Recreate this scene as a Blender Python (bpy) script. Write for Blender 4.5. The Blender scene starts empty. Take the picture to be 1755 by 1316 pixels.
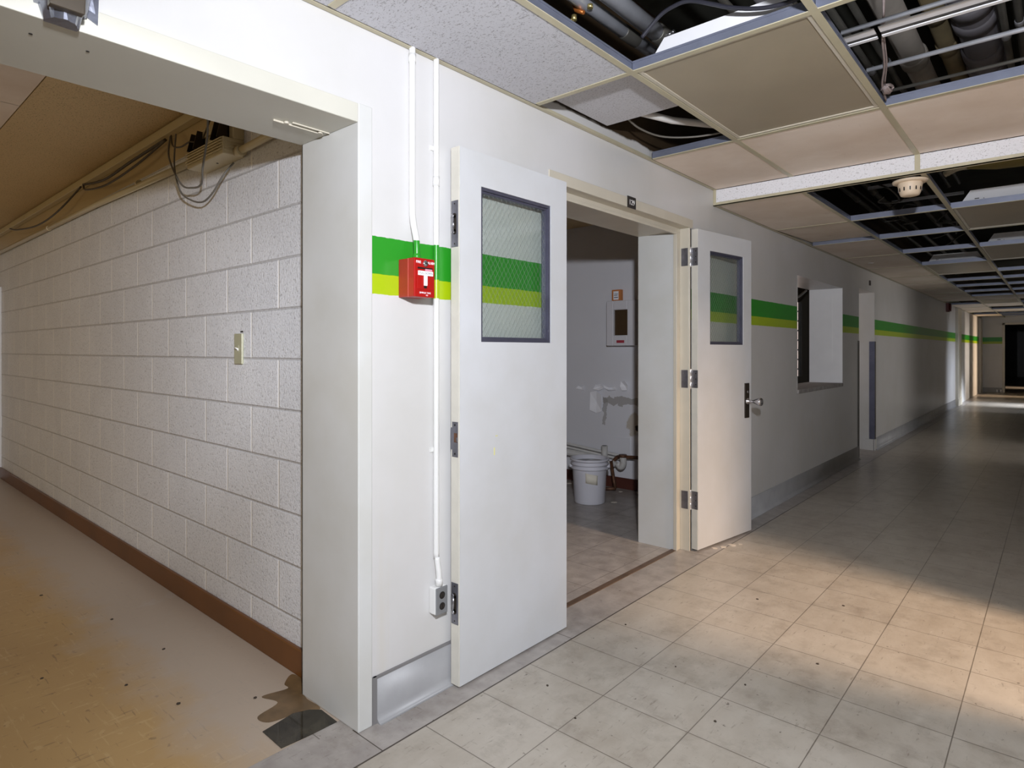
import bpy, bmesh, math, random
from mathutils import Vector, Matrix
random.seed(7)
S = bpy.context.scene
COL = S.collection
PI = math.pi

# ------------------------------------------------------------------ materials
def lin(r, g, b):
    f = lambda c: (c/255/12.92) if c/255 <= .04045 else ((c/255+.055)/1.055)**2.4
    return (f(r), f(g), f(b), 1)

class NT:
    """tiny node-tree writer"""
    def __init__(s, name):
        s.m = bpy.data.materials.new(name); s.m.use_nodes = True
        s.t = s.m.node_tree; s.n = s.t.nodes; s.l = s.t.links
        s.b = s.n['Principled BSDF']
    def node(s, typ, **kw):
        n = s.n.new(typ)
        for k, v in kw.items(): setattr(n, k, v)
        return n
    def put(s, sock, v):
        if isinstance(v, bpy.types.NodeSocket): s.l.new(v, sock)
        else: sock.default_value = v
    def math(s, op, a, b=0.0, c=0.0):
        n = s.node('ShaderNodeMath', operation=op)
        s.put(n.inputs[0], a); s.put(n.inputs[1], b); s.put(n.inputs[2], c)
        return n.outputs[0]
    def mix(s, f, a, b):
        n = s.node('ShaderNodeMix', data_type='RGBA')
        s.put(n.inputs[0], f); s.put(n.inputs[6], a); s.put(n.inputs[7], b)
        return n.outputs[2]
    def pos(s):
        g = s.node('ShaderNodeNewGeometry'); x = s.node('ShaderNodeSeparateXYZ')
        s.l.new(g.outputs['Position'], x.inputs[0])
        return g.outputs['Position'], x.outputs[0], x.outputs[1], x.outputs[2]
    def obj(s):
        return s.node('ShaderNodeTexCoord').outputs['Object']
    def noise(s, vec, scale, detail=4, rough=.55, sx=1, sy=1, sz=1):
        if (sx, sy, sz) != (1, 1, 1):
            mp = s.node('ShaderNodeMapping'); s.l.new(vec, mp.inputs[0])
            mp.inputs['Scale'].default_value = (sx, sy, sz); vec = mp.outputs[0]
        n = s.node('ShaderNodeTexNoise'); s.l.new(vec, n.inputs['Vector'])
        n.inputs['Scale'].default_value = scale; n.inputs['Detail'].default_value = detail
        n.inputs['Roughness'].default_value = rough
        return n.outputs[0]
    def ramp(s, v, lo, hi, a=0.0, b=1.0):
        n = s.node('ShaderNodeMapRange', clamp=True)
        s.put(n.inputs[0], v); n.inputs[1].default_value = lo; n.inputs[2].default_value = hi
        n.inputs[3].default_value = a; n.inputs[4].default_value = b
        return n.outputs[0]
    def bump(s, h, strength=.2, dist=.01):
        n = s.node('ShaderNodeBump'); s.put(n.inputs['Height'], h)
        n.inputs['Strength'].default_value = strength; n.inputs['Distance'].default_value = dist
        s.l.new(n.outputs[0], s.b.inputs['Normal'])
    def base(s, v): s.put(s.b.inputs['Base Color'], v)
    def rough(s, v): s.put(s.b.inputs['Roughness'], v)
    def metal(s, v): s.put(s.b.inputs['Metallic'], v)

def simple(name, rgb, rough=.5, metal=0.0, var=.06, scale=6, bump=0, bscale=60, dark=None):
    t = NT(name); c = lin(*rgb)
    p = t.obj()
    nz = t.noise(p, scale, 5)
    d = lin(*dark) if dark else tuple(x*(1-var*2) for x in c[:3])+(1,)
    t.base(t.mix(t.ramp(nz, .35, .65), d, c)); t.rough(rough); t.metal(metal)
    if bump: t.bump(t.noise(p, bscale, 3), bump, .004)
    return t.m

GREEN = (38, 144, 32); LIME = (164, 190, 10)

def stripe_paint(name, rgb=(210, 209, 208), rough=.38):
    """white wall paint with the two painted green bands at their height"""
    t = NT(name); P, x, y, z = t.pos()
    wob = t.math('MULTIPLY', t.math('SUBTRACT', t.noise(P, 40, 2), .5), .006)
    zz = t.math('ADD', z, wob)
    inb = lambda a, b: t.math('MULTIPLY', t.math('GREATER_THAN', zz, a), t.math('LESS_THAN', zz, b))
    ystart = t.math('GREATER_THAN', y, 1.25)
    g = t.math('MULTIPLY', inb(1.531, 1.660), ystart)
    l = t.math('MULTIPLY', inb(1.462, 1.531), ystart)
    big = t.noise(P, 1.6, 5); fine = t.noise(P, 14, 6)
    wc = t.mix(t.ramp(big, .35, .7), lin(*rgb), lin(rgb[0]-9, rgb[1]-9, rgb[2]-12))
    scuff = t.math('MULTIPLY', t.ramp(fine, .70, .76), t.ramp(z, 1.2, .1, 0, .35))
    wc = t.mix(scuff, wc, lin(150, 140, 125))
    # faint yellow grime drips low on the wall
    drip = t.math('MULTIPLY', t.ramp(t.noise(P, 3, 4, sy=4, sz=.25), .56, .72), t.ramp(z, 1.0, .2, 0, .35))
    wc = t.mix(drip, wc, lin(205, 198, 178))
    c = t.mix(g, wc, lin(*GREEN)); c = t.mix(l, c, lin(*LIME))
    c = t.mix(t.ramp(t.math('ADD', z, t.math('MULTIPLY', t.noise(P, 6, 4), .05)), 2.435, 2.445), c, lin(62, 50, 36))
    t.base(c); t.rough(rough); t.bump(t.noise(P, 180, 3), .05, .002)
    return t.m

def block_paint():
    """painted concrete block: courses .2055 high, head joints every .47, running bond"""
    t = NT('painted_block'); P, x, y, z = t.pos()
    k = t.math('FLOOR', t.math('DIVIDE', z, .2055))
    fz = t.math('FRACT', t.math('DIVIDE', z, .2055))
    odd = t.math('MODULO', k, 2.0)
    sh = t.math('ADD', t.math('MULTIPLY', t.math('SUBTRACT', 1.0, odd), .235), .655)
    fx = t.math('FRACT', t.math('ADD', t.math('DIVIDE', t.math('ADD', x, sh), .47), 40.0))
    dz = t.math('MINIMUM', fz, t.math('SUBTRACT', 1.0, fz))
    dx = t.math('MINIMUM', fx, t.math('SUBTRACT', 1.0, fx))
    hj = t.ramp(dz, .010, .032, 1, 0)
    vj = t.math('MULTIPLY', t.ramp(dx, .009, .015, 1, 0), t.math('SUBTRACT', 1.0, hj))
    sp = t.noise(P, 230, 2, .7); sp2 = t.noise(P, 90, 3, .7)
    mott = t.noise(P, 3.5, 5)
    idn = t.node('ShaderNodeTexWhiteNoise', noise_dimensions='2D')
    cb = t.node('ShaderNodeCombineXYZ')
    t.put(cb.inputs[0], t.math('FLOOR', t.math('DIVIDE', t.math('ADD', x, sh), .47))); t.put(cb.inputs[1], k)
    t.l.new(cb.outputs[0], idn.inputs['Vector'])
    c = t.mix(t.ramp(mott, .3, .7), lin(232, 234, 238), lin(219, 221, 226))
    c = t.mix(t.math('MULTIPLY', idn.outputs[0], .35), c, lin(240, 240, 242))
    c = t.mix(t.ramp(sp, .50, .66, 0, .6), c, lin(250, 250, 250))
    c = t.mix(t.ramp(sp2, .46, .30, 0, .6), c, lin(140, 138, 138))
    c = t.mix(t.math('MULTIPLY', hj, .45), c, lin(160, 157, 154))  # shading of the tooled bed joints put into the colour
    c = t.mix(vj, c, lin(252, 251, 248))  # head joints whitened, their highlight painted in
    up = t.ramp(z, 2.262, 2.266)
    c = t.mix(up, c, t.mix(mott, lin(196, 174, 130), lin(184, 162, 120)))
    t.base(c); t.rough(.42)
    h = t.math('ADD', t.math('MULTIPLY', sp, .35), t.math('MULTIPLY', sp2, .5))
    h = t.math('MULTIPLY', h, t.math('SUBTRACT', 1.0, t.math('MULTIPLY', vj, .8)))
    h = t.math('SUBTRACT', h, t.math('MULTIPLY', hj, .7))
    h = t.math('MULTIPLY', h, t.math('SUBTRACT', 1.0, up))
    t.bump(h, .55, .012)
    return t.m

def tile_floor():
    """vinyl floor tiles with fine dark joints, marbling, a border strip and scuffs"""
    t = NT('vinyl_tile'); P, x, y, z = t.pos()
    tx = t.math('DIVIDE', t.math('SUBTRACT', x, .1633), .3317)
    ty = t.math('DIVIDE', t.math('SUBTRACT', y, .277), .276)
    fx, fy = t.math('FRACT', t.math('ADD', tx, 60.)), t.math('FRACT', t.math('ADD', ty, 60.))
    dx = t.math('MULTIPLY', t.math('MINIMUM', fx, t.math('SUBTRACT', 1., fx)), .3317)
    dx = t.math('ADD', dx, t.math('MULTIPLY', t.math('GREATER_THAN', x, .1), t.math('LESS_THAN', x, .3)))
    dy = t.math('MULTIPLY', t.math('MINIMUM', fy, t.math('SUBTRACT', 1., fy)), .276)
    wob = t.math('MULTIPLY', t.noise(P, 9, 2), .0016)
    j = t.ramp(t.math('SUBTRACT', t.math('MINIMUM', dx, dy), wob), .0003, .0016, 1, 0)
    border = t.math('LESS_THAN', x, .142)
    j = t.math('MULTIPLY', j, t.math('SUBTRACT', 1., t.math('MULTIPLY', border, t.math('GREATER_THAN', x, -.06))))
    line = t.ramp(t.math('ABSOLUTE', t.math('SUBTRACT', x, .1445)), .0022, .0042, 1, 0)
    for yc in (1.205, 2.225, 3.66, 4.9, 6.2):
        ln = t.ramp(t.math('ABSOLUTE', t.math('SUBTRACT', y, yc)), .001, .0025, 1, 0)
        line = t.math('MAXIMUM', line, t.math('MULTIPLY', t.math('MULTIPLY', ln, border), t.math('GREATER_THAN', x, -.02)))
    cb = t.node('ShaderNodeCombineXYZ')
    t.put(cb.inputs[0], t.math('FLOOR', tx)); t.put(cb.inputs[1], t.math('FLOOR', ty))
    wn = t.node('ShaderNodeTexWhiteNoise', noise_dimensions='2D'); t.l.new(cb.outputs[0], wn.inputs['Vector'])
    tone = wn.outputs[0]
    marb = t.noise(P, 7, 8, .65, sx=1.6, sy=.8); cloud = t.noise(P, 1.3, 5)
    c = t.mix(t.ramp(marb, .35, .68), lin(182, 175, 163), lin(166, 157, 144))
    c = t.mix(t.math('MULTIPLY', tone, .4), c, lin(188, 181, 170))
    c = t.mix(t.ramp(cloud, .48, .75, 0, .45), c, lin(150, 140, 125))
    bc = t.mix(t.ramp(t.noise(P, 10, 7), .35, .7), lin(174, 168, 162), lin(148, 141, 136))
    c = t.mix(border, c, bc)
    ru = t.noise(P, 5.5, 9, .7); st = t.noise(P, 46, 3, .55)
    c = t.mix(t.ramp(ru, .50, .72, 0, .5), c, lin(118, 107, 94))
    sc = t.noise(P, 22, 4, .6, sx=3.5, sy=.6); sc2 = t.noise(P, 26, 4, .6, sx=.5, sy=3.5)
    c = t.mix(t.ramp(sc, .62, .74, 0, .6), c, lin(112, 101, 90))
    c = t.mix(t.ramp(sc2, .63, .75, 0, .55), c, lin(112, 101, 90))
    c = t.mix(t.ramp(st, .68, .74, 0, .8), c, lin(78, 69, 60))
    wt = t.noise(P, 30, 3); c = t.mix(t.ramp(wt, .74, .78, 0, .4), c, lin(226, 222, 214))
    c = t.mix(t.math('MULTIPLY', j, .72), c, lin(78, 69, 58))
    c = t.mix(line, c, lin(66, 56, 46))
    t.base(c)
    t.rough(.29)
    t.bump(t.math('SUBTRACT', t.math('MULTIPLY', marb, .25), t.math('MAXIMUM', j, line)), .12, .004)
    return t.m

def brown_floor():
    """tan flecked vinyl with a dusty grey margin along the block wall"""
    t = NT('tan_vinyl'); P, x, y, z = t.pos()
    cl = t.noise(P, 2.2, 5)
    c = t.mix(t.ramp(cl, .3, .7), lin(188, 155, 104), lin(178, 145, 97))
    for (sx, sy, rz) in ((7, .7, 0), (.7, 7, 0), (3, 3, 0)):
        f = t.noise(P, 7, 3, .6, sx=sx, sy=sy)
        c = t.mix(t.ramp(f, .62, .68, 0, .38), c, lin(206, 178, 130))
        f2 = t.noise(P, 8, 3, .6, sx=sy*1.1, sy=sx*1.1)
        c = t.mix(t.ramp(f2, .65, .69, 0, .45), c, lin(96, 76, 56))
    dn = t.math('ADD', y, t.math('MULTIPLY', t.math('SUBTRACT', t.noise(P, 3, 6, .6), .5), .5))
    c = t.mix(t.ramp(dn, .74, .98, 0, .8), c, lin(182, 170, 158))
    white = t.math('MULTIPLY', t.ramp(t.noise(P, 5, 6), .62, .72, 0, .6), t.ramp(dn, .8, 1.0))
    c = t.mix(white, c, lin(190, 184, 178))
    specks = t.noise(P, 32, 3); c = t.mix(t.ramp(specks, .74, .78, 0, .9), c, lin(66, 52, 42))
    t.base(c); t.rough(.42); t.bump(cl, .05, .004)
    return t.m

def fissured(name, rgb, amt=.5):
    t = NT(name); P, x, y, z = t.pos()
    v = t.noise(P, 105, 3, .7, sx=.8, sy=1.5, sz=1.2); h = t.noise(P, 180, 2, .6)
    c = t.mix(t.noise(P, 2, 4), lin(*rgb), lin(rgb[0]-14, rgb[1]-14, rgb[2]-16))
    hole = t.math('MAXIMUM', t.ramp(v, .585, .64), t.ramp(h, .64, .68))
    c = t.mix(t.math('MULTIPLY', hole, amt), c, lin(rgb[0]*.5, rgb[1]*.48, rgb[2]*.46))
    t.base(c); t.rough(.9); t.bump(t.math('SUBTRACT', 1., hole), .35, .004)
    return t.m

def smooth_tile(name, rgb):
    t = NT(name); P, x, y, z = t.pos()
    n = t.noise(P, 12, 6, .7, sx=6, sy=.8); b = t.noise(P, 2.4, 5)
    c = t.mix(t.ramp(b, .35, .7), lin(*rgb), lin(rgb[0]-16, rgb[1]-20, rgb[2]-24))
    c = t.mix(t.ramp(n, .62, .72, 0, .18), c, lin(rgb[0]*.7, rgb[1]*.66, rgb[2]*.62))
    st = t.noise(P, 3.2, 7, .7); c = t.mix(t.ramp(st, .64, .7, 0, .2), c, lin(150, 128, 105))
    t.base(c); t.rough(.85); t.bump(n, .1, .003)
    return t.m

def glass():
    t = NT('wired_glass')
    tr = t.node('ShaderNodeBsdfTransparent'); tr.inputs[0].default_value = (.93, .96, .945, 1)
    gl = t.node('ShaderNodeBsdfGlossy'); gl.inputs['Roughness'].default_value = .08
    mx = t.node('ShaderNodeMixShader')
    mx.inputs[0].default_value = .07
    t.l.new(tr.outputs[0], mx.inputs[1]); t.l.new(gl.outputs[0], mx.inputs[2])
    t.l.new(mx.outputs[0], t.n['Material Output'].inputs[0])
    return t.m

def lit(name, rgb, strength):
    t = NT(name); t.b.inputs['Emission Color'].default_value = lin(*rgb); t.b.inputs['Emission Strength'].default_value = strength
    t.base(lin(*rgb)); return t.m

def torn_wall():
    """room wall with the stained, stripped patch where a fitting was torn off"""
    t = NT('room_paint'); P, x, y, z = t.pos()
    wob = t.math('MULTIPLY', t.math('SUBTRACT', t.noise(P, 14, 5), .5), .11)
    xx, zz = t.math('ADD', x, wob), t.math('ADD', z, wob)
    c = t.mix(t.noise(P, 2, 4), lin(228, 228, 232), lin(217, 217, 222))
    def blob(cx, cz, rx, rz):
        a = t.math('POWER', t.math('DIVIDE', t.math('SUBTRACT', xx, cx), rx), 2.)
        b = t.math('POWER', t.math('DIVIDE', t.math('SUBTRACT', zz, cz), rz), 2.)
        return t.ramp(t.math('ADD', a, b), .8, 1.1, 1, 0)
    band = t.math('MULTIPLY', t.math('MULTIPLY', t.math('GREATER_THAN', xx, -1.47), t.math('LESS_THAN', zz, .835)), t.math('GREATER_THAN', zz, .765))
    leg = t.math('MULTIPLY', t.math('MULTIPLY', t.math('GREATER_THAN', xx, -1.47), t.math('LESS_THAN', xx, -1.425)), t.math('MULTIPLY', t.math('LESS_THAN', zz, .83), t.math('GREATER_THAN', zz, .58)))
    c = t.mix(t.math('MULTIPLY', band, .65), c, lin(142, 136, 128))
    c = t.mix(t.math('MULTIPLY', leg, .6), c, lin(148, 144, 138))
    c = t.mix(t.math('MULTIPLY', blob(-1.12, .60, .085, .10), .6), c, lin(166, 148, 112))
    c = t.mix(blob(-1.085, .55, .045, .05), c, lin(28, 20, 14))
    t.base(c); t.rough(.6); t.bump(t.math('ADD', band, leg), .2, .004)
    return t.m

M = {}
M['wall'] = stripe_paint('wall_paint')
M['pipe_paint'] = stripe_paint('conduit_paint', (226, 226, 224), .3)
M['white'] = simple('plain_white_paint', (247, 247, 247), .42, var=.02)
M['cream'] = simple('cream_enamel', (206, 199, 182), .34, var=.04, scale=4)
M['jamb'] = simple('jamb_enamel', (208, 209, 207), .3, var=.03, scale=3, dark=(201, 201, 196))
M['head'] = simple('cream_white_enamel', (204, 202, 190), .32, var=.03, scale=3)
M['soffit'] = simple('beige_enamel', (206, 192, 154), .34, var=.04, scale=3)
M['block'] = block_paint()
M['tile'] = tile_floor()
M['tan'] = brown_floor()
M['cove'] = simple('grey_vinyl_cove', (160, 160, 161), .45, var=.07, scale=5, bump=.05)
M['adh'] = simple('adhesive_edge', (128, 126, 126), .7)
M['brown_base'] = simple('brown_rubber', (112, 68, 26), .4, var=.12, scale=3)
M['red_base'] = simple('dark_red_rubber', (84, 44, 34), .5)
M['ctile'] = fissured('fissured_tile', (206, 206, 212), .6)
M['ctile_side'] = fissured('fissured_tan_tile', (224, 200, 158), .6)
M['ptile'] = smooth_tile('plain_tile', (242, 230, 218))
M['beamface'] = fissured('speckled_panel', (236, 236, 240), .5)
M['grid'] = simple('cream_tee', (194, 186, 158), .4, var=.05)
M['web'] = simple('galvanised_web', (132, 137, 154), .4, .5, var=.08, scale=9)
M['tilelip'] = simple('tee_bulb', (176, 168, 172), .45, .35)
M['lens'] = simple('yellowed_lens', (166, 154, 132), .36, var=.06, scale=2)
M['fixwhite'] = simple('white_sheet_metal', (240, 240, 242), .3, var=.02)
M['deck'] = simple('dark_deck', (46, 46, 36), .95, var=.25, scale=3)
M['steel'] = simple('galvanised_conduit', (196, 199, 206), .34, .5, var=.12, scale=7)
M['steel_dk'] = simple('dull_steel', (92, 90, 84), .45, .4, var=.15, scale=8)
M['hinge'] = simple('hinge_steel', (138, 138, 146), .36, .75, var=.14, scale=24)
M['barrel'] = simple('hinge_barrel_steel', (205, 205, 210), .25, .85)
M['chrome'] = simple('bright_steel', (200, 200, 206), .18, .95)
M['plate'] = simple('dark_bronze', (54, 46, 38), .42, .4, var=.1)
M['slate'] = simple('slate_frame', (86, 86, 102), .4, .35, var=.1, scale=14)
M['door'] = simple('door_enamel', (210, 212, 215), .36, var=.02, scale=2.5, dark=(202, 203, 203))
M['dooredge'] = simple('door_edge_enamel', (216, 212, 200), .38, var=.05, scale=9)
M['glass'] = glass()
M['wire'] = simple('mesh_wire', (138, 142, 140), .45, .5)
M['red'] = simple('fire_red', (170, 14, 10), .32, var=.04)
M['red_box'] = simple('red_cast_box', (164, 36, 24), .42, var=.06, scale=20)
M['red_dark'] = simple('dull_red', (96, 26, 22), .5)
M['whitep'] = simple('white_plastic', (240, 238, 236), .4, var=.01)
M['black'] = simple('black_plastic', (28, 25, 24), .45)
M['blackcable'] = simple('black_cable', (46, 46, 54), .32)
M['greycable'] = simple('grey_cable', (112, 108, 100), .5)
M['dkcable'] = simple('brown_cable', (70, 60, 46), .55)
M['outletgrey'] = simple('grey_outlet', (126, 128, 130), .45)
M['switch'] = simple('ivory_enamel', (176, 174, 146), .38, var=.05, scale=20)
M['pipeins'] = simple('pipe_insulation', (140, 133, 124), .8, var=.12, scale=5, bump=.2)
M['pipetan'] = simple('tan_insulation', (112, 100, 72), .8, var=.14, scale=5, bump=.2)
M['pipegrey'] = simple('grey_insulation', (102, 99, 103), .75, var=.1, scale=5, bump=.2)
M['yellow'] = simple('yellow_duct_wrap', (128, 114, 60), .8, var=.15, scale=4, bump=.3)
M['rag'] = simple('torn_wrap', (170, 160, 138), .85, var=.15, scale=10, bump=.4)
M['orange'] = simple('copper_clamp', (190, 112, 52), .35, .6)
M['brass'] = simple('brass_bolt', (214, 196, 130), .3, .8)
M['tape'] = simple('silver_tape', (150, 154, 168), .26, .75, var=.16, scale=16, bump=.35, bscale=22)
M['tapedark'] = simple('dark_smoked_plastic', (84, 76, 66), .3, .2, var=.1)
M['bucket'] = simple('white_bucket_plastic', (214, 214, 222), .42, var=.03)
M['paper'] = simple('paper_label', (228, 222, 206), .8, var=.05, scale=20)
M['orangepaper'] = simple('orange_card', (206, 130, 70), .7)
M['pinklabel'] = simple('pink_red_label', (176, 62, 76), .5)
M['brownwin'] = simple('smoked_brown_panel', (72, 54, 34), .4)
M['dispenser'] = simple('dispenser_enamel', (222, 220, 224), .35, var=.02)
M['rust'] = simple('rusty_pipe', (120, 84, 62), .55, .4, var=.3, scale=30)
M['pvc'] = simple('white_pipe_paint', (206, 204, 200), .5, var=.08)
M['peel'] = simple('peeled_paint', (248, 248, 252), .7, var=.03)
M['roomwall'] = torn_wall()
M['detector'] = simple('cream_plastic', (226, 206, 180), .45, var=.03)
M['wet'] = simple('wet_subfloor', (64, 60, 50), .06, var=.3, scale=12, dark=(34, 32, 26))
M['stain'] = simple('brown_water_stain', (120, 96, 66), .3, var=.18, scale=14)
M['strip'] = simple('brown_strip', (104, 84, 68), .5, var=.15, scale=10)
M['guard'] = simple('steel_guard', (132, 136, 160), .28, .75, var=.12, scale=5)
M['sky'] = lit('bright_window', (255, 232, 222), 1.6)
M['chip'] = simple('dark_grit', (70, 60, 50), .8)
M['chipw'] = simple('pale_chip', (220, 210, 196), .8)
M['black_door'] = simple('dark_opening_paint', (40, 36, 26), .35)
M['concrete'] = simple('raw_sill', (170, 166, 162), .85, var=.15, scale=14, bump=.4)
M['twine'] = simple('hanger_wire', (150, 136, 132), .6, .3, var=.1, scale=40)

# ------------------------------------------------------------------ mesh builder
class MB:
    def __init__(s): s.v, s.f, s.sm = [], [], []
    def face(s, idx, sm=False): s.f.append(tuple(idx)); s.sm.append(sm)
    def box(s, x0, x1, y0, y1, z0, z1):
        b = len(s.v)
        s.v += [(x, y, z) for z in (z0, z1) for y in (y0, y1) for x in (x0, x1)]
        for q in ((0, 2, 3, 1), (4, 5, 7, 6), (0, 1, 5, 4), (2, 6, 7, 3), (0, 4, 6, 2), (1, 3, 7, 5)):
            s.face([b+i for i in q])
        return s
    def hexa(s, p):      # eight points: four below, four above, both counter-clockwise
        b = len(s.v); s.v += [tuple(q) for q in p]
        for q in ((3, 2, 1, 0), (4, 5, 6, 7), (0, 1, 5, 4), (1, 2, 6, 5), (2, 3, 7, 6), (3, 0, 4, 7)):
            s.face([b+i for i in q])
        return s
    def prism(s, poly, axis, a, b):
        """poly: 2-D points in the two other axes (order x,y,z without axis), extruded a..b"""
        n = len(poly); o = len(s.v)
        def mk(p, t):
            if axis == 'x': return (t, p[0], p[1])
            if axis == 'y': return (p[0], t, p[1])
            return (p[0], p[1], t)
        s.v += [mk(p, a) for p in poly]+[mk(p, b) for p in poly]
        s.face([o+i for i in range(n)]); s.face([o+n+i for i in reversed(range(n))])
        for i in range(n):
            j = (i+1) % n; s.face([o+j, o+i, o+n+i, o+n+j])
        return s
    def tube(s, pts, r, seg=12, caps=True, radii=None):
        pts = [Vector(p) for p in pts]; n = len(pts); o = len(s.v)
        up = None
        for i, p in enumerate(pts):
            d = (pts[min(i+1, n-1)]-pts[max(i-1, 0)]).normalized()
            if up is None:
                up = Vector((0, 0, 1)) if abs(d.z) < .9 else Vector((1, 0, 0))
            a = d.cross(up)
            if a.length < 1e-5: a = d.orthogonal()
            a.normalize(); b = a.cross(d).normalized(); up = b
            rr = radii[i] if radii else r
            for k in range(seg):
                t = 2*PI*k/seg
                s.v.append(tuple(p+(a*math.cos(t)+b*math.sin(t))*rr))
        for i in range(n-1):
            for k in range(seg):
                k2 = (k+1) % seg
                s.face([o+i*seg+k, o+i*seg+k2, o+(i+1)*seg+k2, o+(i+1)*seg+k], True)
        if caps:
            s.face([o+k for k in reversed(range(seg))]); s.face([o+(n-1)*seg+k for k in range(seg)])
        return s
    def lathe(s, prof, c=(0, 0, 0), seg=32, axis='z', caps=True):
        o = len(s.v); n = len(prof)
        for (r, h) in prof:
            for k in range(seg):
                t = 2*PI*k/seg; a, b = r*math.cos(t), r*math.sin(t)
                q = {'z': (a, b, h), 'x': (h, a, b), 'y': (b, h, a)}[axis]
                s.v.append((q[0]+c[0], q[1]+c[1], q[2]+c[2]))
        for i in range(n-1):
            for k in range(seg):
                k2 = (k+1) % seg
                s.face([o+i*seg+k, o+i*seg+k2, o+(i+1)*seg+k2, o+(i+1)*seg+k], True)
        if caps:
            s.face([o+k for k in reversed(range(seg))]); s.face([o+(n-1)*seg+k for k in range(seg)])
        return s
    def build(s, name, mat, parent=None, bevel=0, loc=None):
        me = bpy.data.meshes.new(name); me.from_pydata(s.v, [], s.f)
        me.polygons.foreach_set('use_smooth', s.sm); me.update()
        bm = bmesh.new(); bm.from_mesh(me); bmesh.ops.recalc_face_normals(bm, faces=bm.faces); bm.to_mesh(me); bm.free()
        me.materials.append(M[mat] if isinstance(mat, str) else mat)
        o = bpy.data.objects.new(name, me); COL.objects.link(o)
        if parent: o.parent = parent
        if loc: o.location = loc
        if bevel:
            b = o.modifiers.new('edge', 'BEVEL'); b.width = bevel; b.segments = 2; b.limit_method = 'ANGLE'; b.angle_limit = .6
        return o

def tag(o, label=None, cat=None, group=None, kind=None):
    if label: o['label'] = label
    if cat: o['category'] = cat
    if group: o['group'] = group
    if kind: o['kind'] = kind
    return o
def empty(name, loc=(0, 0, 0), rz=0, label=None, cat=None, group=None, kind=None):
    o = bpy.data.objects.new(name, None); COL.objects.link(o); o.empty_display_size = .1
    o.location = loc; o.rotation_euler = (0, 0, rz)
    return tag(o, label, cat, group, kind)
def struct(name, mb, mat, bevel=0): return tag(mb.build(name, mat, bevel=bevel), kind='structure')
def smooth_path(pts, n=8):
    P = [Vector(p) for p in pts]; out = []
    for i in range(len(P)-1):
        p0, p1, p2, p3 = P[max(i-1, 0)], P[i], P[i+1], P[min(i+2, len(P)-1)]
        for k in range(n):
            t = k/n
            out.append(.5*((2*p1)+(-p0+p2)*t+(2*p0-5*p1+4*p2-p3)*t*t+(-p0+3*p1-3*p2+p3)*t**3))
    out.append(P[-1]); return out
def lettering(name, txt, size, mat, parent, loc, rot, sx=1.0, depth=.0006):
    cu = bpy.data.curves.new(name, 'FONT'); cu.body = txt; cu.size = size; cu.align_x = 'CENTER'; cu.align_y = 'CENTER'; cu.extrude = depth
    tmp = bpy.data.objects.new(name+'_t', cu)
    me = bpy.data.meshes.new_from_object(tmp)
    bpy.data.objects.remove(tmp); bpy.data.curves.remove(cu)
    me.materials.clear(); me.materials.append(M[mat])
    o = bpy.data.objects.new(name, me); COL.objects.link(o); o.parent = parent
    o.location = loc; o.rotation_euler = rot; o.scale = (sx, 1, 1)
    return o

WT = .33           # corridor wall thickness
ZC, ZL = 2.35, 2.245   # the two hung-ceiling heights
YB = 4.05          # bulkhead between them

# ------------------------------------------------------------------ floors
struct('floor', MB().box(-.10, 6.2, -6, 40, -.06, 0).box(-3.2, -.10, 1.30, 9.6, -.06, 0), 'tile')
struct('floor_side', MB().box(-7.0, -.1005, -4, 1.2995, -.06, 0), 'tan')

# ------------------------------------------------------------------ corridor wall
w = MB()
AY0, AY1, BY0, BY1 = -1.6, 1.20, 2.30, 3.66
w.box(-WT, 0, -6, AY0, 0, 3.2)
w.box(-WT, 0, AY0, AY1, 2.05, 3.2)
w.box(-WT, 0, AY1+.02, BY0, 0, 3.2).box(-WT, 0, AY1, AY1+.02, 2.05, 3.2)
w.box(-WT, 0, BY0, BY1+.04, 2.06, 3.2)
w.box(-WT, 0, BY1+.04, 5.85, 0, 3.2)
w.box(-WT, 0, 5.85, 7.40, 0, .905).box(-WT, 0, 5.85, 7.40, 1.94, 3.2)
w.box(-WT, 0, 7.40, 8.14, 0, 3.2)
w.box(-WT, 0, 8.14, 8.95, 2.0, 3.2)
w.box(-WT, 0, 8.95, 23.7, 0, 3.2)
struct('wall_left', w, 'wall')
# pier and far door casing that stand slightly proud of the wall
struct('trim_5', MB().box(0, .05, 17.25, 17.95, 0, 2.24).box(0, .06, 17.22, 17.98, 0, .16), 'cream')
struct('trim_6', MB().box(0, .045, 22.9, 23.45, 0, 2.2), 'cream')

# wide opening: steel frame (jamb, head, casing)
f = MB()
f.box(-.345, .012, 1.205, 1.262, 0, 2.09)            # jamb post with its face
f.box(-.345, -.333, 1.205, 1.275, 0, 2.09)
struct('trim_1', f, 'jamb', .004)
f = MB().box(-.345, .012, AY0, 1.2048, 2.025, 2.088)
f.box(-.345, .012, AY0-.06, AY0, 0, 2.088)
struct('trim_2', f, 'head', .003)

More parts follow.
